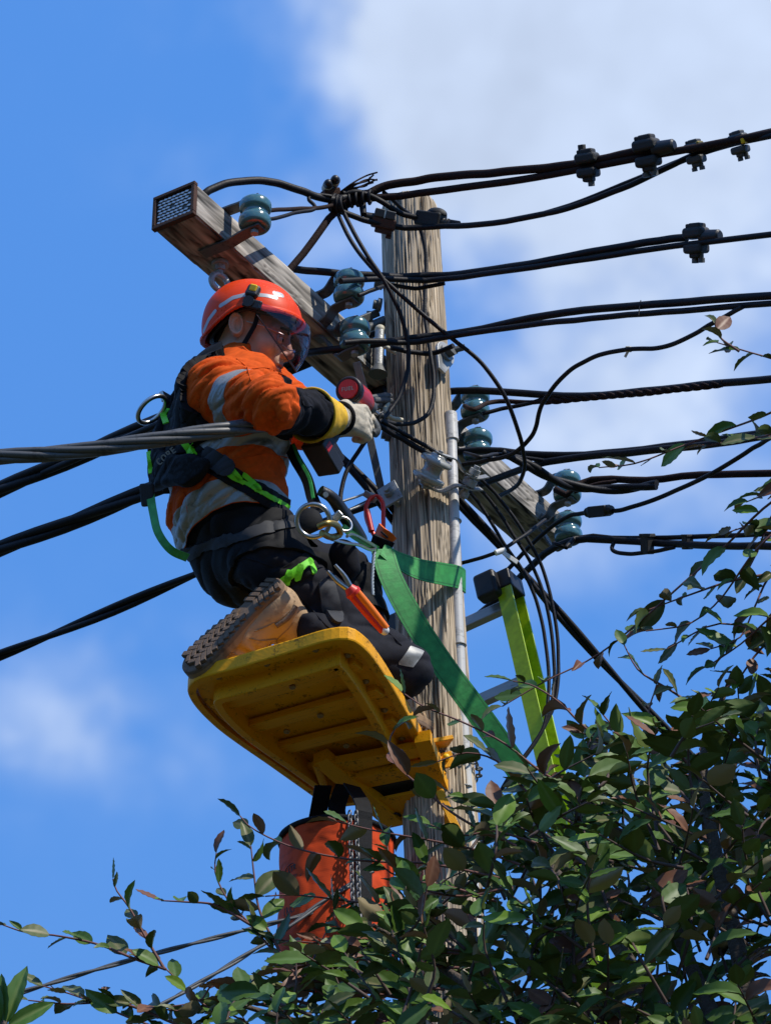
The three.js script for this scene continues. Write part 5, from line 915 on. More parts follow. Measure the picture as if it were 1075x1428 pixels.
    const up = (q) => { let d = cap(q, k0, k1, 0.040, 0.043); d = smin(d, cap(q, k1, k2, 0.040, 0.037), 0.03); d = smin(d, cap(q, k3, k4, 0.048, 0.056), 0.05); const cre = 0.0035 * Math.sin(q.x * 170 + 8 * noise(q.x * 14, q.y * 14, q.z * 14)) * Math.exp(-(((q.x - 0.185) / 0.035) ** 2)); d = Math.max(d, -q.y + 0.012); d = Math.max(d, q.y - 0.165); return d - 0.002 * noise(q.x * 30, q.y * 30, q.z * 30) - cre; };
    const g = polygonize(up, V(-0.03, 0, -0.08), V(0.33, 0.2, 0.08), 0.0045);
    const o = part(t, 'boot', g.applyMatrix4(Mx), M.boot, 'tan leather work boot');
    const so = polygonize((q) => { const s = 0.012 * sst(0.2, 0.31, q.x); return smax(sole2(q.x, q.z) - 0.004, Math.max(-q.y + 0.0 + s * 0.4, q.y - 0.034 - 0.4 * s) , 0.006); }, V(-0.02, -0.02, -0.07), V(0.34, 0.06, 0.07), 0.0045);
    const [tread0, welt] = split(so, (p) => 0.014 - p.y);
    part(o, 'midsole', welt.applyMatrix4(Mx), M.bootDark); part(o, 'outsole', tread0.applyMatrix4(Mx), M.sole);
    // tread: heel bars, then rows of angled lugs
    const lug = (u, w, l, ww, an) => part(o, 'tread_lug', rbox(l * 1.45, 0.012, ww * 1.2, 0.002, 1).rotateY(an).translate(u, 0.0005, w).applyMatrix4(Mx), M.sole);
    for (let i = 0; i < 5; i++) for (const s of [-1, 1]) lug(0.018 + i * 0.0165, s * 0.019, 0.0085, 0.030, s * 0.35);
    for (let i = 0; i < 9; i++) for (const s of [-1, 1]) { const u = 0.128 + i * 0.0185, w = wid(u); lug(u, s * w * 0.70, 0.0105, w * 0.55, s * (0.5 + 0.1 * (i % 2))); if (i % 1 === 0) lug(u + 0.008, s * w * 0.22, 0.009, w * 0.40, -s * 0.7); }
    // seams and laces
    const sp = (pts) => pts.map(([u, v]) => { let q = V(u, v, 0.09); for (let i = 0; i < 60; i++) { const d = up(q); if (d < 0.001) break; q.z -= Math.max(0.0008, d * 0.6); if (q.z < 0) break; } return q.applyMatrix4(Mx); });
    for (const line of [[[0.02, 0.075], [0.06, 0.085], [0.10, 0.095], [0.105, 0.14]], [[0.10, 0.095], [0.135, 0.06], [0.15, 0.038]], [[0.19, 0.07], [0.20, 0.045], [0.205, 0.03]], [[0.012, 0.05], [0.05, 0.052], [0.10, 0.045], [0.13, 0.034]]]) part(o, 'seam', tube(sp(line), 0.0017, 5, 5), M.bootDark);
    { const q = sp([[0.02, 0.058], [0.05, 0.062], [0.085, 0.058]]); part(o, 'heel_tab', tube(q, 0.008, 8, 4), M.sole); }
    const lc = []; for (let i = 0; i < 5; i++) { const a0 = 0.55 + i * 0.17, o0 = V(0.10, 0.05, 0), dr = V(Math.cos(a0), Math.sin(a0), 0); const onS = (w) => { const q = o0.clone().addScaledVector(dr, 0.22); q.z = w; for (let k = 0; k < 120; k++) { const d = up(q); if (d < 0.001) break; q.addScaledVector(dr, -Math.max(0.001, d * 0.6)); if (q.clone().sub(o0).dot(dr) < 0.02) break; } return q.applyMatrix4(Mx); }; lc.push(tube([onS(0.026), onS(0.012), onS(0), onS(-0.012), onS(-0.026)], 0.003, 6, 4)); }
    part(o, 'laces', join(lc), M.lace);
    return Mx;
  };
  bootAt(P(390, 806, 0.63), P(236, 950, 0.545), cv(-0.655, 0.58, 0.485));
  { const f = J.anL.clone().setY(YP + 0.062); bootAt(f.clone().addScaledVector(A, -0.09), f.clone().addScaledVector(A, 0.19).setY(YP + 0.062), V(0, -1, 0)); }

  // ---- gloves
  const glove = (wr0, palm, dirF, back, side, s) => {                      // dirF: knuckle direction, back: back of hand, side: towards the little finger
    const F = []; const kn = (i) => palm.clone().addScaledVector(dirF, 0.044).addScaledVector(side, (i - 1.5) * 0.022);
    const lens = [[0.040, 0.027, 0.020], [0.044, 0.030, 0.021], [0.041, 0.028, 0.020], [0.033, 0.022, 0.018]];
    for (let i = 0; i < 4; i++) { let a = palm.clone().addScaledVector(dirF, 0.018).addScaledVector(side, (i - 1.5) * 0.02), b = kn(i); F.push([a, b, 0.0135, 0.0135]); let ang = 0.85; let c = b; for (let k = 0; k < 3; k++) { const d = dirF.clone().multiplyScalar(Math.cos(ang)).addScaledVector(back, -Math.sin(ang)); const e = c.clone().addScaledVector(d, lens[i][k]); F.push([c, e, 0.0128 - k * 0.0012, 0.0118 - k * 0.0012]); c = e; ang += 0.95; } }
    const tb = palm.clone().addScaledVector(side, -0.034).addScaledVector(dirF, -0.012), tm = tb.clone().addScaledVector(side, -0.020).addScaledVector(dirF, 0.034).addScaledVector(back, -0.018), te = tm.clone().addScaledVector(dirF, 0.030).addScaledVector(back, -0.016).addScaledVector(side, 0.006);
    F.push([palm.clone().addScaledVector(side, -0.015), tb, 0.022, 0.017], [tb, tm, 0.0165, 0.0145], [tm, te, 0.0145, 0.012]);
    const slab = [-0.024, 0, 0.024].map((sd) => [palm.clone().addScaledVector(side, sd * 0.9).addScaledVector(dirF, -0.028), palm.clone().addScaledVector(side, sd).addScaledVector(dirF, 0.030)]), pw = palm.clone().addScaledVector(dirF, -0.03);
    const fn = (p) => { let d = 1e9; for (const [a, b] of slab) d = smin(d, cap(p, a, b, 0.019, 0.0185), 0.02); d = smin(d, cap(p, wr0, pw, 0.036, 0.032), 0.02); for (const f of F) d = smin(d, cap(p, f[0], f[1], f[2], f[3]), 0.0065); return d - 0.0022 * noise(p.x * 40, p.y * 55, p.z * 40); };
    return fn;
  };
  const pR = P(488, 584, 0.545), dF = cv(0.80, -0.12, -0.45), bk = cv(-0.05, 0.30, 0.9), sd = cv(0.05, -0.95, 0.3);
  bk.addScaledVector(dF, -bk.dot(dF)).normalize(); sd.addScaledVector(dF, -sd.dot(dF)).addScaledVector(bk, -sd.dot(bk)).normalize();
  const gF = glove(J.wR.clone().lerp(pR, 0.5), pR, dF, bk, sd);
  const glo = part(t, 'glove', polygonize(gF, pR.clone().sub(V(0.14, 0.12, 0.15)), pR.clone().add(V(0.13, 0.12, 0.14)), 0.0036), M.gloveWhite, 'cream leather glove gripping the drill');
  const wristAx = pR.clone().sub(J.eR).normalize();
  const cuffF = (p) => { const q = p.clone().sub(J.wR); const u = q.dot(wristAx), r = Math.sqrt(Math.max(0, q.lengthSq() - u * u)); const R = 0.0665 - (u + 0.06) * 0.22; return smax(Math.abs(r - R + 0.005 * noise(p.x * 22, p.y * 22, p.z * 22)) - 0.003, Math.abs(u + 0.010) - 0.064, 0.004); };
  part(glo, 'yellow_cuff', polygonize(cuffF, J.wR.clone().sub(V(0.13, 0.13, 0.13)), J.wR.clone().add(V(0.13, 0.13, 0.13)), 0.0042), M.gloveYellow);
  part(glo, 'cuff_binding', torus(J.wR.clone().addScaledVector(wristAx, -0.073), wristAx, 0.0695, 0.0038), M.gloveYellow);
  { const c = J.wR.clone().lerp(pR, 0.62); part(glo, 'wrist_strap', torus(c, wristAx, 0.0395, 0.006), M.web); }
  const pL = J.hL.clone(); const gL = glove(J.wL.clone().lerp(pL, 0.4), pL, cv(0.75, 0.1, -0.6), cv(-0.3, 0.2, -0.9), cv(0, -1, 0.1));
  part(t, 'glove', polygonize(gL, pL.clone().sub(V(0.14, 0.12, 0.14)), pL.clone().add(V(0.13, 0.12, 0.14)), 0.005), M.gloveWhite);

  // ---- helmet
  const hel = (x, y, z) => { const cx = x + 0.008; const a = cx / (cx > 0 ? 0.132 : 0.139), b = (y - 0.030) / (y > 0.03 ? 0.118 : 0.15), c = z / 0.114; return (Math.hypot(a, b, c) - 1) * 0.115; };
  const rim = (x) => mixN(-0.058, 0.050, sst(-0.135, 0.005, x)) + 0.02 * sst(0.02, 0.13, x);
  const helF = (p) => { const [x, y, z] = hl(p); const o = hel(x, y, z) - 0.0028 * Math.exp(-(((Math.abs(z) - 0.028) / 0.012) ** 2)) * sst(0.07, 0.12, y); let d = Math.max(o, -(o + 0.0055)); const br = Math.abs(y - rim(x)) ; d = smax(d, rim(x) - y, 0.003); const lip = Math.max(Math.abs(o - 0.002) - 0.005, br - 0.006); return smin(d, lip, 0.006); };
  const hG = polygonize(helF, HC.clone().sub(V(0.2, 0.2, 0.2)), HC.clone().add(V(0.2, 0.2, 0.2)), 0.0038);
  let hTape = [], hrest = hG;
  for (const [pl, w] of [[[[284, 462], [291, 446], [300, 434]], 0.012], [[[308, 426], [325, 415], [345, 410], [372, 412], [385, 415]], 0.0125], [[[385, 409], [392, 411]], 0.02]]) { const q = trace(helF, pl, 4); if (q.length > 1) { const r = split(hrest, (p) => w / 2 - segd(p, q), 0.0006); hTape.push(r[0]); hrest = r[1]; } }
  const helmet = part(t, 'helmet', hrest, M.helmet, 'bright orange safety helmet with tinted visor');
  for (const g of hTape) if (g) part(helmet, 'reflective_sticker', g, M.helmetTape);
  { // liner
    const lf = (p) => { const [x, y, z] = hl(p); const o = hel(x, y, z) + 0.013; return smax(Math.max(o, -(o + 0.012)), rim(x) - 0.012 - y, 0.003); };
    part(helmet, 'liner', polygonize(lf, HC.clone().sub(V(0.18, 0.18, 0.18)), HC.clone().add(V(0.18, 0.18, 0.18)), 0.006), M.blackPlastic);
    // visor: curved pane in front of the face
    const pos = [], idx = []; const nu = 48, nv = 16; for (let j = 0; j <= nv; j++) for (let i = 0; i <= nu; i++) { const a = (i / nu - 0.5) * 2 * 1.38, v = j / nv; const dn = Math.cos(a * 0.75); const y = mixN(0.062, 0.046 - 0.108 * Math.pow(Math.max(0, Math.cos(Math.min(1.57, Math.abs(a)))), 1.1), v); const bulge = 0.012 * Math.sin(v * Math.PI); const p = hw(0.004 + Math.cos(a) * (0.138 + bulge), y, Math.sin(a) * (0.119 + bulge)); pos.push(p.x, p.y, p.z); }
    for (let j = 0; j < nv; j++) for (let i = 0; i < nu; i++) { const a = j * (nu + 1) + i; idx.push(a, a + 1, a + nu + 1, a + 1, a + nu + 2, a + nu + 1); }
    const vg = new THREE.BufferGeometry(); vg.setAttribute('position', new THREE.Float32BufferAttribute(pos, 3)); vg.setIndex(idx); vg.computeVertexNormals(); part(helmet, 'visor', boxUV(vg), M.visor);
    const edge = []; for (let i = 0; i <= nu; i++) { const k = nv * (nu + 1) + i; edge.push(V(pos[k * 3], pos[k * 3 + 1], pos[k * 3 + 2])); } part(helmet, 'visor_edge', tube(edge, 0.0018, 6, 1), M.blackPlastic);
    for (const s of [-1, 1]) { part(helmet, 'visor_hinge', join([rbox(0.052, 0.026, 0.012, 0.005).applyMatrix4(frame(hw(0.012, 0.052, s * 0.120), fh, uh, rh)), disc(hw(0.002, 0.055, s * 0.123), rh, 0.015, 0.014)]), M.blackPlastic); }
    const lp = rbox(0.036, 0.038, 0.022, 0.009, 3).applyMatrix4(frame(hw(0.000, 0.087, 0.113), fh, uh.clone().multiplyScalar(0.93).addScaledVector(rh, -0.36).normalize(), rh.clone().multiplyScalar(0.93).addScaledVector(uh, 0.36).normalize())); const lamp = part(helmet, 'lamp_clip', lp, M.blackPlastic); part(helmet, 'yellow_button', rbox(0.02, 0.02, 0.014, 0.004).applyMatrix4(frame(hw(0.001, 0.094, 0.120), fh, uh, rh)), M.yellowPlastic);
    part(helmet, 'chin_strap', ribbon([hw(0.022, 0.05, 0.086), hw(0.024, 0.01, 0.083), hw(0.014, -0.035, 0.078), hw(0.004, -0.075, 0.071), hw(0.02, -0.112, 0.045), hw(0.03, -0.125, 0)], [fh, fh, fh, fh], 0.012, 0.003), M.web);
    part(helmet, 'glasses', join([tube([hw(0.10, 0.008, 0.058), hw(0.05, 0.012, 0.078), hw(0.0, 0.012, 0.083)], 0.0022, 6), tube([hw(0.103, -0.018, 0.05), hw(0.118, -0.021, 0.03), hw(0.124, -0.016, 0.012), hw(0.124, -0.010, 0)], 0.0016, 6)]), M.steel);
  }
}

// ---------------------------------------------------------------- cordless drill in the glove
{
  const rear = P(486, 543, 0.57), tip = P(527, 577, 0.34); const ax = tip.clone().sub(rear).normalize(); const gripEnd = P(450, 636, 0.56);
  const t = thing('cordless_drill', 'red and black cordless drill held at the pole in the gloved hand', 'drill', gripEnd.clone());
  const at = (k) => rear.clone().addScaledVector(ax, k); const L = rear.distanceTo(tip);
  const dn = gripEnd.clone().sub(at(0.05)); dn.addScaledVector(ax, -dn.dot(ax) * 0.8).normalize(); const sdv = ax.clone().cross(dn).normalize();
  const lathe = new THREE.LatheGeometry([[0, 0], [0.030, 0], [0.034, 0.006], [0.035, 0.03], [0.034, 0.10], [0.030, 0.125], [0.024, 0.15], [0.0, 0.15]].map((q) => new THREE.Vector2(...q)), 30).applyQuaternion(new THREE.Quaternion().setFromUnitVectors(UP, ax)).translate(rear.x, rear.y, rear.z);
  part(t, 'motor_housing', lathe, M.red);
  part(t, 'rear_cap', join([torus(at(0.004), ax, 0.031, 0.006), bar(at(0.012), at(0.024), 0.0365)]), M.blackPlastic);
  part(t, 'rear_badge', disc(at(-0.004), ax, 0.026, 0.006, 30), M.red);
  { const z = ax.clone().negate(), x = cv(0.98, 0.1, 0.1); x.addScaledVector(z, -x.dot(z)).normalize(); const m = new TextGeometry('FUEL', { font: FONT, size: 0.0105, depth: 0.0008, curveSegments: 3 }); m.center(); part(t, 'printed_word', flat(m.applyMatrix4(frame(at(-0.0078), x, z.clone().cross(x), z))), M.tape); }
  part(t, 'housing_ribs', join([0, 1, 2].map((i) => strapBox(at(0.05 + i * 0.014).addScaledVector(dn, -0.031), at(0.05 + i * 0.014).addScaledVector(dn, -0.036).addScaledVector(sdv, 0.012), ax, 0.006, 0.006))), M.blackPlastic);
  part(t, 'chuck', join([bar(at(0.15), at(0.19), 0.021, 0.019, 24), bar(at(0.19), at(0.205), 0.019, 0.010, 24)]), M.galvDark);
  part(t, 'bit', bar(at(0.2), at(Math.max(0.24, L)), 0.005), M.steel);
  const g0 = at(0.06), g1 = gripEnd.clone().addScaledVector(dn, -0.02);
  part(t, 'handle', polygonize((p) => cap(p, g0, g1, 0.0205, 0.019), V(Math.min(g0.x, g1.x) - 0.04, Math.min(g0.y, g1.y) - 0.04, Math.min(g0.z, g1.z) - 0.04), V(Math.max(g0.x, g1.x) + 0.04, Math.max(g0.y, g1.y) + 0.04, Math.max(g0.z, g1.z) + 0.04), 0.005), M.blackPlastic);
  const bx = cv(0.55, -0.35, -0.75), by = g0.clone().sub(g1).normalize(); bx.addScaledVector(by, -bx.dot(by)).normalize(); const bz = bx.clone().cross(by);
  const bat = part(t, 'battery', join([rbox(0.105, 0.040, 0.070, 0.006).applyMatrix4(frame(gripEnd.clone(), bx, by, bz)), rbox(0.09, 0.026, 0.064, 0.006).applyMatrix4(frame(gripEnd.clone().addScaledVector(by, 0.028), bx, by, bz))]), M.blackPlastic);
  part(bat, 'battery_side', rbox(0.02, 0.030, 0.072, 0.003).applyMatrix4(frame(gripEnd.clone().addScaledVector(bx, -0.026), bx, by, bz)), M.red);
  part(bat, 'battery_label', rbox(0.109, 0.030, 0.03, 0.002).applyMatrix4(frame(gripEnd.clone().addScaledVector(bz, 0.012), bx, by, bz)), M.greyPlastic);
}
// ---------------------------------------------------------------- pliers on the trouser leg
{
  const a = P(536, 878, 0.62), b = P(487, 820, 0.70), c = P(462, 792, 0.73); const t = thing('pliers', 'insulated pliers with orange and red handle tucked at the thigh', 'pliers', a);
  const d = b.clone().sub(a).normalize(), s = d.clone().cross(FW).normalize();
  const o = (k, w, f = 0) => a.clone().addScaledVector(d, k).addScaledVector(s, w).addScaledVector(FW, f); const L = a.distanceTo(b);
  for (const w of [-1, 1]) part(t, 'handle', tube([o(0.0, w * 0.005), o(L * 0.5, w * 0.007), o(L * 0.9, w * 0.008)], (u) => 0.0098 + 0.001 * Math.sin(u * 3), 12, 8), w < 0 ? M.pliersOrange : M.pliersRed);
  part(t, 'grip_guard', join([bar(o(L * 0.86, 0), o(L * 0.92, 0), 0.020, 0.0205, 20), bar(o(L * 0.92, 0), o(L * 1.02, 0), 0.018, 0.012, 20)]), M.pliersRed);
  part(t, 'handle_end', new THREE.SphereGeometry(0.012, 14, 10).translate(...o(-0.002, 0.001).toArray()), M.white);
  const e = (k, w) => b.clone().lerp(c, k).addScaledVector(s, w);
  for (const w of [-1, 1]) part(t, 'jaw', tube([e(0, w * 0.004), e(0.45, w * 0.011), e(1, w * 0.012)], (u) => 0.0075 - 0.0035 * u, 8, 6), M.steel);
}
// ---------------------------------------------------------------- carabiner, hook and lanyard gear between worker and pole
{
  const pts = pp([[526, 692, 0.24], [533, 700, 0.24], [534.5, 722, 0.24], [533, 742, 0.24], [526, 750, 0.24], [518, 740, 0.24], [511, 722, 0.24], [511, 705, 0.24], [517, 695, 0.24]]);
  const t = thing('carabiner', 'red carabiner hanging from the hook left of the pole', 'carabiner', P(526, 750, 0.24));
  part(t, 'body', new THREE.TubeGeometry(new THREE.CatmullRomCurve3(pts, true), 80, 0.0062, 10, true), M.redAnod);
  part(t, 'gate', bar(P(511.5, 712, 0.245), P(518, 741, 0.245), 0.0085, 0.0085, 16), M.red);
  const k = thing('warning_tag', 'bright orange sewn tag under the red carabiner', 'tag', P(535, 755, 0.27));
  part(k, 'tag_strip', ribbon(pp([[526, 738, 0.27], [533, 745, 0.28], [540, 750, 0.28], [546, 757, 0.27]]), [cv(0.3, 1, 0.2), cv(0.25, 1, 0.2)], 0.036, 0.005), M.orangeTag);
  part(k, 'tag_mark', join([strapBox(P(531, 741, 0.288), P(541, 750, 0.292), cv(0.3, 1, 0.2), 0.006, 0.003), strapBox(P(537, 752, 0.290), P(543, 757, 0.288), cv(0.3, 1, 0.2), 0.006, 0.003)]), M.ink);
  part(k, 'black_keeper', ribbon(pp([[520, 752, 0.28], [530, 757, 0.285], [546, 764, 0.27]]), [cv(0.2, 1, 0.2), cv(0.2, 1, 0.2)], 0.030, 0.014), M.web);
  const h = thing('snap_hook', 'steel snap hook gripping the pole washer above the red carabiner', 'hook', P(518, 694, 0.22)); part(h, 'hook', tube(pp([[478, 699, 0.25], [497, 693, 0.24], [512, 688, 0.23], [522, 690, 0.22], [524, 697, 0.22], [514, 700, 0.23], [503, 705, 0.24], [488, 711, 0.25]]), 0.0035, 8), M.galv); part(h, 'latch', strapBox(P(508, 687, 0.235), P(524, 698, 0.235), cv(0.4, 1, 0.2), 0.018, 0.010), M.galv);
  const r = thing('rope_grab', 'dark rope adjuster with brass and steel hooks linking the belt ring to the green strap', 'rope adjuster', P(470, 735, 0.70));
  part(r, 'adjuster_body', tube(pp([[447, 684, 0.70], [462, 693, 0.68], [480, 718, 0.60], [500, 745, 0.46], [505, 752, 0.42]]), (u) => 0.014 + 0.005 * Math.sin(u * 3.1), 12, 8), M.blackPlastic);
  part(r, 'brass_hook', tube(pp([[444, 735, 0.79], [455, 730, 0.80], [470, 733, 0.76], [474, 745, 0.72], [462, 749, 0.74], [449, 743, 0.78]]), 0.0085, 10), M.brass);
  part(r, 'steel_hook', tube(pp([[462, 752, 0.73], [480, 757, 0.65], [500, 760, 0.52], [518, 767, 0.38], [524, 764, 0.34], [506, 752, 0.46], [490, 745, 0.56], [484, 748, 0.6]]), 0.0042, 8), M.steel);
  part(r, 'link', torus(P(480, 731, 0.66), cv(0.4, 0.5, 0.8), 0.020, 0.0038), M.steel);
  part(r, 'green_webbing', ribbon(pp([[478, 735, 0.63], [495, 748, 0.52], [512, 758, 0.40], [526, 766, 0.31]]), [cv(0.4, 0.9, 0.2), cv(0.4, 0.9, 0.2)], 0.018, 0.004), M.strapGreen);
  part(r, 'metal_fittings', join([rbox(0.02, 0.03, 0.018, 0.004).applyMatrix4(frame(P(470, 720, 0.72), cv(0.7, -0.7, 0.1), cv(0.7, 0.7, 0), cv(0, 0, 1))), disc(P(454, 690, 0.73), cv(0.2, 0.2, 1), 0.007, 0.01)]), M.steel);
  const g = twisted(pp([[522, 768, 0.34], [520, 790, 0.34], [519, 812, 0.34], [520, 830, 0.34]]), 0.0024, 0.0026, 3, 0.03, 5);
  single('tool_lanyard', 'thin blue and yellow tool cord hanging above the pliers', 'cord', g, mat([0.30, 0.36, 0.42], 0.7), P(522, 768, 0.34));
}
// ---------------------------------------------------------------- leafy shrub in front of the pole
{
  const D0 = 2.15;                                                         // the shrub stands about 2 m nearer than the pole
  const trunkBase = P(1080, 1500, D0 + 0.1); trunkBase.y = 0;
  const t = thing('leafy_shrub', 'tall evergreen shrub with small oval dark green and tan-backed leaves in front of the pole', 'shrub', trunkBase);
  // leaf: folded along the midrib, green above and paler below
  const leafGeo = (fold, curl, topC, botC, veinC, twist = 0) => {
    const pos = [], col = [], idx = [], nor = []; const NL = 9, NW = 3;
    const w = (u) => 0.232 * Math.pow(Math.sin(Math.PI * Math.pow(u, 0.86)), 0.78);
    const pt = (u, v, off) => { const q = V(v * w(u) * Math.cos(fold) + 0.05 * twist * Math.sin(u * 3), u - 0.18 * Math.abs(curl) * u * u, Math.abs(v) * w(u) * Math.sin(fold) - curl * u * u + 0.014 * Math.sin(u * 26) * Math.abs(v)); const a = twist * u, c = Math.cos(a), sn = Math.sin(a), x = q.x * c - q.z * sn; q.z = q.x * sn + q.z * c + off; q.x = x; return q; };
    for (const side of [1, -1]) {
      const b = pos.length / 3;
      for (let i = 0; i <= NL; i++) for (let j = -NW; j <= NW; j++) { const u = i / NL, v = j / NW, p = pt(u, v, side * 0.004); pos.push(p.x, p.y, p.z); const k = side > 0 ? topC : botC, m = (j === 0 ? 1 : 0) * 0.6 + 0.12 * (Math.sin(u * 26 + Math.abs(v) * 5) > 0.6 ? 1 : 0); col.push(mixN(k[0], veinC[0], m), mixN(k[1], veinC[1], m), mixN(k[2], veinC[2], m)); }
      for (let i = 0; i < NL; i++) for (let j = 0; j < 2 * NW; j++) { const a = b + i * (2 * NW + 1) + j, c = a + 2 * NW + 1; if (side > 0) idx.push(a, a + 1, c, a + 1, c + 1, c); else idx.push(a, c, a + 1, a + 1, c, c + 1); }
    }
    const g = new THREE.BufferGeometry(); g.setAttribute('position', new THREE.Float32BufferAttribute(pos, 3)); g.setAttribute('color', new THREE.Float32BufferAttribute(col, 3)); g.setIndex(idx); g.computeVertexNormals(); return g;
  };
  const kinds = [
    [[0.048, 0.095, 0.012], [0.072, 0.105, 0.024], [0.09, 0.15, 0.05]],      // dark green
    [[0.066, 0.125, 0.015], [0.105, 0.142, 0.032], [0.12, 0.19, 0.06]],      // mid green
    [[0.105, 0.185, 0.018], [0.125, 0.185, 0.050], [0.18, 0.26, 0.07]],      // fresh green
    [[0.075, 0.100, 0.030], [0.27, 0.22, 0.13], [0.25, 0.21, 0.11]],      // tan-backed
    [[0.14, 0.060, 0.032], [0.27, 0.15, 0.095], [0.22, 0.11, 0.06]],       // bronze young leaf
  ];
  const leaves = []; for (const [a, b, c] of kinds) leaves.push([leafGeo(0.28, 0.10, a, b, c, 0.3), leafGeo(0.5, 0.30, a, b, c, -0.4), leafGeo(0.18, -0.10, a, b, c, 0.1), leafGeo(0.62, 0.42, a, b, c, 0.6), leafGeo(0.34, 0.18, a, b, c, -0.7)]);
  const leafMat = new THREE.MeshPhysicalMaterial({ vertexColors: true, roughness: 0.46, side: THREE.DoubleSide, specularIntensity: 0.45, bumpMap: speck, bumpScale: 0.0006 });
  const placed = []; const stems = [], traced = [];
  const q = new THREE.Quaternion(), X = V(0, 0, 0), Z = V(0, 0, 0);
  function addLeaf(p, dir, nrm, len, kind, hero) {
    const y = dir.clone().normalize(); Z.copy(nrm).addScaledVector(y, -nrm.dot(y)).normalize(); X.copy(y).cross(Z);
    const m = new THREE.Matrix4().makeBasis(X.clone().multiplyScalar(len * rr(0.85, 1.2)), y.clone().multiplyScalar(len), Z.clone().multiplyScalar(len)).setPosition(p);
    placed.push({ m, kind, v: Math.floor(rnd() * 5), len, p: p.clone(), hero });
  }
  const pick = (young) => { const r = rnd(); return young ? (r < 0.22 ? 0 : r < 0.4 ? 1 : r < 0.55 ? 2 : r < 0.85 ? 3 : 4) : (r < 0.36 ? 0 : r < 0.66 ? 1 : r < 0.83 ? 2 : r < 0.94 ? 3 : 4); };
  // a twig with leaves on alternate sides
  function twig(pts, r0, r1, gap, len, young, o = {}) {
    const c = new THREE.CatmullRomCurve3(pts, false, 'centripetal'), L = c.getLength();
    const g = tube(pts, (u) => mixN(r0, r1, u), 5, 4); (o.trace ? traced : stems).push(g);
    let s = rnd() < 0.5 ? 1 : -1; const up = V(rr(-0.3, 0.3), 1, rr(-0.2, 0.5)).normalize();
    for (let d = o.from ?? L * 0.12; d < L; d += gap * rr(0.7, 1.3)) {
      const u = Math.min(1, d / L), p = c.getPointAt(u), tg = c.getTangentAt(u); const sd = tg.clone().cross(up).normalize().multiplyScalar(s); s = -s;
      const dir = tg.clone().multiplyScalar(rr(0.35, 0.8)).addScaledVector(sd, rr(0.5, 1.0)).add(V(rr(-0.3, 0.3), rr(-0.25, 0.45), rr(-0.3, 0.3)));
      const nrm = up.clone().multiplyScalar(0.8).add(V(rr(-0.8, 0.9), rr(-0.5, 0.3), rr(-0.6, o.trace ? 2.0 : 1.3)));
      addLeaf(p, dir, nrm, len * rr(0.55, 1.22) * (u > 0.85 ? 0.75 : 1), pick(young), o.trace);
    }
    const e = c.getPointAt(1), te = c.getTangentAt(1); addLeaf(e, te.clone().add(V(rr(-0.2, 0.2), rr(0, 0.3), rr(-0.2, 0.2))), up.clone().add(V(rr(-0.6, 0.6), 0, rr(0, 0.8))), len * 0.75, pick(young), o.trace);
  }
  const Q = (a) => a.map(([x, y, d = 0]) => P(x, y, D0 + d));
  const T = (a, gap = 0.030, len = 0.056, young = true) => twig(Q(a), 0.0030, 0.0013, gap * 1.0, len * 1.28, young, { trace: true, from: 0.02 });
  // sprays that stand clear against the sky
  T([[1140, 520, 0.1], [1075, 500], [1040, 490], [1000, 478, -0.05]], 0.036, 0.05); T([[1030, 490], [1003, 470], [996, 452]], 0.03, 0.045);
  T([[1180, 520, 0.2], [1075, 575, 0.1], [1010, 600], [950, 622], [890, 645], [835, 652, -0.1]], 0.036, 0.056);
  T([[1150, 560, 0.15], [1075, 605, 0.1], [1030, 612], [985, 622]], 0.028, 0.055);
  T([[1180, 640, 0.2], [1075, 700, 0.1], [1010, 762], [950, 815], [890, 868], [830, 915, -0.1], [760, 950, -0.1], [700, 985, -0.1]], 0.050, 0.054);
  T([[1150, 690, 0.1], [1060, 760, 0.1], [1000, 840], [960, 870], [900, 880]], 0.04, 0.052); T([[1150, 800, 0.1], [1075, 860, 0.1], [1030, 900], [985, 930]], 0.028, 0.056);
  T([[1075, 800], [1020, 810], [960, 830], [905, 850]], 0.042, 0.05);
  T([[1130, 640, 0.2], [1085, 680, 0.1], [1040, 700]], 0.026, 0.055);
  T([[1120, 660, 0.1], [1075, 720], [1055, 770], [1040, 800]], 0.036, 0.052); T([[1130, 900, 0.1], [1060, 880], [1000, 870], [930, 905]], 0.036, 0.054);
  T([[1150, 740, 0.1], [1080, 745], [1040, 735], [1010, 745]], 0.03, 0.046); T([[1130, 770, 0.1], [1075, 800], [1050, 850], [1030, 890], [990, 905]], 0.03, 0.05); T([[1110, 870, 0.1], [1060, 905], [1020, 955], [980, 970]], 0.03, 0.05); T([[990, 1000], [930, 960], [890, 935], [870, 900]], 0.036, 0.046);
  T([[860, 1050], [810, 1010], [780, 980], [740, 955], [715, 950]], 0.034, 0.056); T([[900, 1060], [860, 1020], [835, 990]], 0.03, 0.05);
  T([[980, 1090], [930, 1030], [905, 1000], [915, 955]], 0.03, 0.052);
  T([[820, 1110], [760, 1080], [700, 1035], [640, 1005], [590, 985], [560, 965]], 0.034, 0.056);
  T([[760, 1150], [700, 1130], [655, 1120], [625, 1105]], 0.03, 0.058); T([[720, 1180], [640, 1140], [590, 1100], [545, 1055], [548, 1020], [575, 1000]], 0.036, 0.052);
  T([[760, 1220], [680, 1190], [600, 1172], [530, 1160], [470, 1146]], 0.040, 0.060); T([[700, 1260], [620, 1235], [560, 1225], [520, 1200]], 0.034, 0.058);
  T([[720, 1230], [600, 1205], [500, 1200], [420, 1185], [375, 1168], [345, 1150], [335, 1138]], 0.036, 0.058);
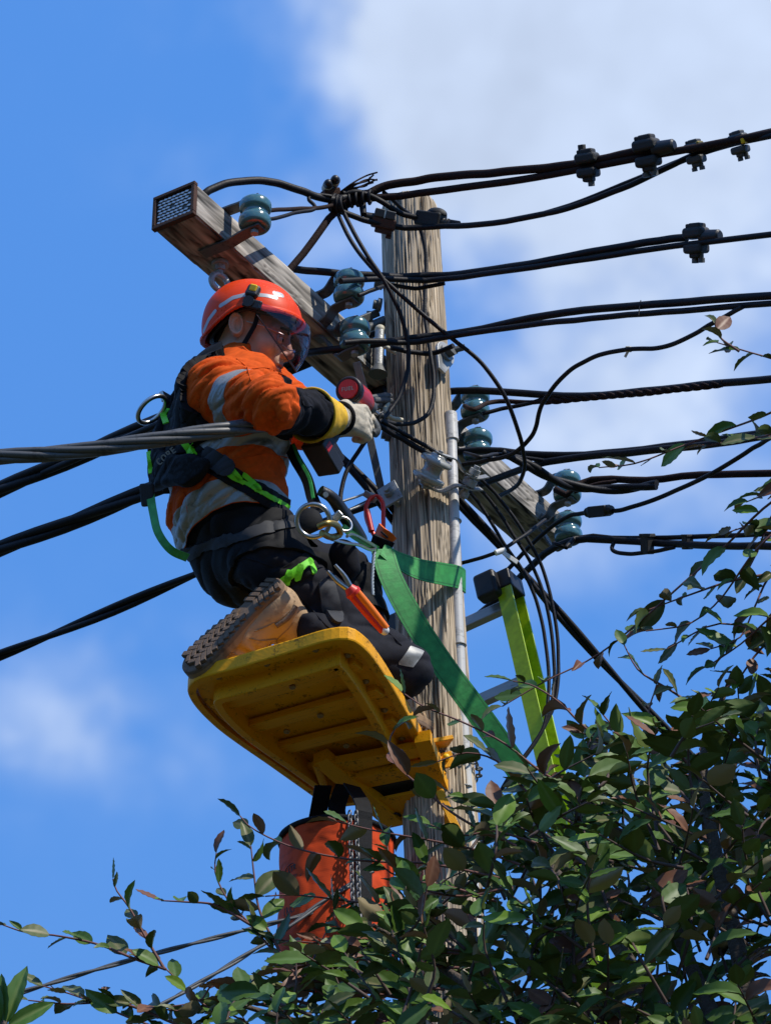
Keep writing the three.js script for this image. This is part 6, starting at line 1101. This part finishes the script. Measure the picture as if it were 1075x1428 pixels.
  T([[680, 1280], [580, 1268], [480, 1256], [410, 1248], [370, 1250]], 0.038, 0.062); T([[640, 1330], [520, 1320], [440, 1315], [380, 1310]], 0.036, 0.06);
  T([[520, 1420], [440, 1380], [385, 1330], [350, 1290], [318, 1255], [300, 1215], [302, 1190]], 0.026, 0.05); T([[350, 1290], [300, 1262], [260, 1258], [225, 1256]], 0.03, 0.052); T([[400, 1345], [362, 1270], [355, 1225], [350, 1180]], 0.028, 0.056);
  T([[470, 1480], [330, 1430], [265, 1385], [230, 1350], [213, 1345]], 0.032, 0.05);
  T([[230, 1352], [205, 1310], [180, 1265], [162, 1240], [158, 1226]], 0.026, 0.042); T([[232, 1352], [190, 1338], [140, 1318], [80, 1305], [35, 1300], [5, 1290]], 0.026, 0.046);
  T([[620, 1460], [520, 1420], [420, 1405], [330, 1400], [250, 1410], [190, 1400], [150, 1400]], 0.022, 0.056); T([[360, 1470], [240, 1440], [170, 1415], [110, 1390], [60, 1375]], 0.024, 0.05); T([[430, 1400], [300, 1372], [280, 1395], [230, 1405]], 0.024, 0.05);
  T([[620, 1380], [520, 1372], [430, 1370], [350, 1385]], 0.024, 0.056); T([[250, 1430], [170, 1400], [90, 1400], [40, 1395]], 0.024, 0.048);
  T([[560, 1300], [500, 1310], [470, 1290], [465, 1262]], 0.026, 0.06); T([[620, 1300], [560, 1290], [500, 1270]], 0.028, 0.058);
  T([[640, 1350], [560, 1345], [490, 1338], [430, 1345], [400, 1350]], 0.024, 0.058); T([[600, 1400], [520, 1385], [450, 1368], [405, 1372]], 0.022, 0.058); T([[700, 1240], [640, 1250], [580, 1235], [545, 1200], [540, 1180]], 0.026, 0.056); T([[680, 1330], [610, 1320], [560, 1300], [520, 1310]], 0.024, 0.058);
  T([[800, 1150], [730, 1100], [690, 1060], [650, 1050], [610, 1062]], 0.03, 0.054); T([[760, 1180], [690, 1160], [640, 1165], [600, 1150]], 0.028, 0.056);
  // the mass below and to the right
  const top = [[-80, 1440], [120, 1420], [330, 1372], [430, 1318], [520, 1262], [600, 1195], [650, 1130], [720, 1062], [800, 1012], [880, 1022], [940, 985], [1000, 955], [1075, 935], [1130, 860], [1200, 680], [1300, 560], [1520, 420]];
  const topY = (x) => { for (let i = 0; i + 1 < top.length; i++) if (x <= top[i + 1][0]) return mixN(top[i][1], top[i + 1][1], (x - top[i][0]) / (top[i + 1][0] - top[i][0])); return 420; };
  let n = 0, guard = 0;
  while (n < 600 && guard++ < 9000) {
    const x = rr(300, 1480), y = rr(420, 1640); const tY = topY(x); if (y < tY + 20) continue;
    if (x > 1130 && rnd() < 0.35) continue;
    const dep = rr(-0.55, 0.6); const ang = rr(-2.9, -0.5), len = rr(70, 170); const bend = rr(-40, 40);
    const ex = x + Math.cos(ang) * len, ey = y + Math.sin(ang) * len; if (ey < topY(ex) - 6) continue;
    const mx = (x + ex) / 2 + bend * 0.4, my = (y + ey) / 2 + bend * 0.4;
    twig(Q([[x, y, dep], [mx, my, dep + rr(-0.05, 0.05)], [ex, ey, dep + rr(-0.15, 0.15)]]), 0.0032, 0.0012, 0.026, 0.068, rnd() < 0.34); n++;
  }
  // limbs
  const limb = (a, r0, r1) => part(t, 'limb', tube(a, (u) => mixN(r0, r1, u), 8, 8), M.bark);
  const fork = P(1060, 1560, D0 + 0.1);
  part(t, 'trunk', tube([trunkBase, trunkBase.clone().lerp(fork, 0.5).add(V(0.05, 0, 0)), fork], (u) => mixN(0.075, 0.05, u), 12, 12), M.bark);
  for (const e of [[[930, 1420], [840, 1290], [760, 1200], [700, 1130]], [[1040, 1380], [1000, 1200], [980, 1060], [1020, 940]], [[1120, 1380], [1150, 1150], [1170, 900], [1180, 640]], [[860, 1480], [700, 1400], [600, 1340], [520, 1290]], [[820, 1540], [620, 1470], [470, 1440], [330, 1400]], [[1200, 1300], [1300, 1000], [1380, 760], [1420, 560]], [[960, 1340], [900, 1180], [880, 1080]]]) limb([fork, ...Q(e.map(([x, y]) => [x, y, rr(-0.12, 0.12)]))], 0.022, 0.004);
  traced.forEach((g) => part(t, 'branch', g, M.twigRed));
  part(t, 'twigs', mergeGeometries(stems), M.twig).userData.kind = 'stuff';
  // the 300 leaves that show largest are parts, the rest one mass
  const inv = new THREE.Matrix4().makeTranslation(-trunkBase.x, -trunkBase.y, -trunkBase.z);
  const size = (l) => { const v = l.p.clone().sub(CAM), d = v.dot(FW), x = PW / 2 + FPX * v.x / d, y = PH / 2 - FPX * v.dot(CU) / d; return (x > 0 && x < PW && y > 0 && y < PH ? 1 : 0) * (l.len / d) * (l.hero ? 3 : 1 - 0.2 * (d - 5)); };
  placed.sort((a, b) => size(b) - size(a));
  const mass = [];
  placed.forEach((l, i) => {
    const g = leaves[l.kind][l.v];
    if (i < 300) { const o = new THREE.Mesh(g, leafMat); o.name = 'leaf'; o.castShadow = o.receiveShadow = true; l.m.premultiply(inv); l.m.decompose(o.position, o.quaternion, o.scale); t.add(o); }
    else { const c = g.clone().applyMatrix4(l.m); mass.push(c); }
  });
  const mg = mergeGeometries(mass); mg.translate(-trunkBase.x, -trunkBase.y, -trunkBase.z); const mm = new THREE.Mesh(mg, leafMat); mm.name = 'foliage'; mm.castShadow = mm.receiveShadow = true; mm.userData.kind = 'stuff'; t.add(mm);
  console.log('leaves', placed.length);

  // a second plant at the lower left: long upright leaves
  const b2 = P(8, 1470, D0 + 0.2); b2.y = 0;
  const t2 = thing('narrow_leaf_plant', 'plant with long narrow bright green leaves at the lower left of the shrub', 'plant', b2);
  part(t2, 'stem', tube([b2, P(10, 1520, D0 + 0.2), P(6, 1425, D0 + 0.2)], (u) => mixN(0.02, 0.006, u), 8, 14), M.bark);
  const ng = leafGeo(0.3, 0.12, [0.05, 0.12, 0.02], [0.12, 0.17, 0.05], [0.18, 0.24, 0.07]), nm = leafMat;
  for (const [x, y, dx, dy, L] of [[8, 1430, 22, -72, 0.115], [6, 1432, -6, -60, 0.10], [10, 1432, 45, -25, 0.09], [4, 1430, -40, -40, 0.1], [2, 1425, -14, -70, 0.09]]) { const p = P(x, y, D0 + 0.2), d = P(x + dx, y + dy, D0 + 0.2).sub(p).normalize(); const z = cv(-0.3, 0.2, 0.9); z.addScaledVector(d, -z.dot(d)).normalize(); const o = new THREE.Mesh(ng, nm); o.name = 'leaf'; o.castShadow = true; new THREE.Matrix4().makeBasis(d.clone().cross(z).multiplyScalar(L * 0.7), d.clone().multiplyScalar(L), z.multiplyScalar(L)).setPosition(p.clone().sub(b2)).decompose(o.position, o.quaternion, o.scale); t2.add(o); }
}

renderer.render(scene, camera);
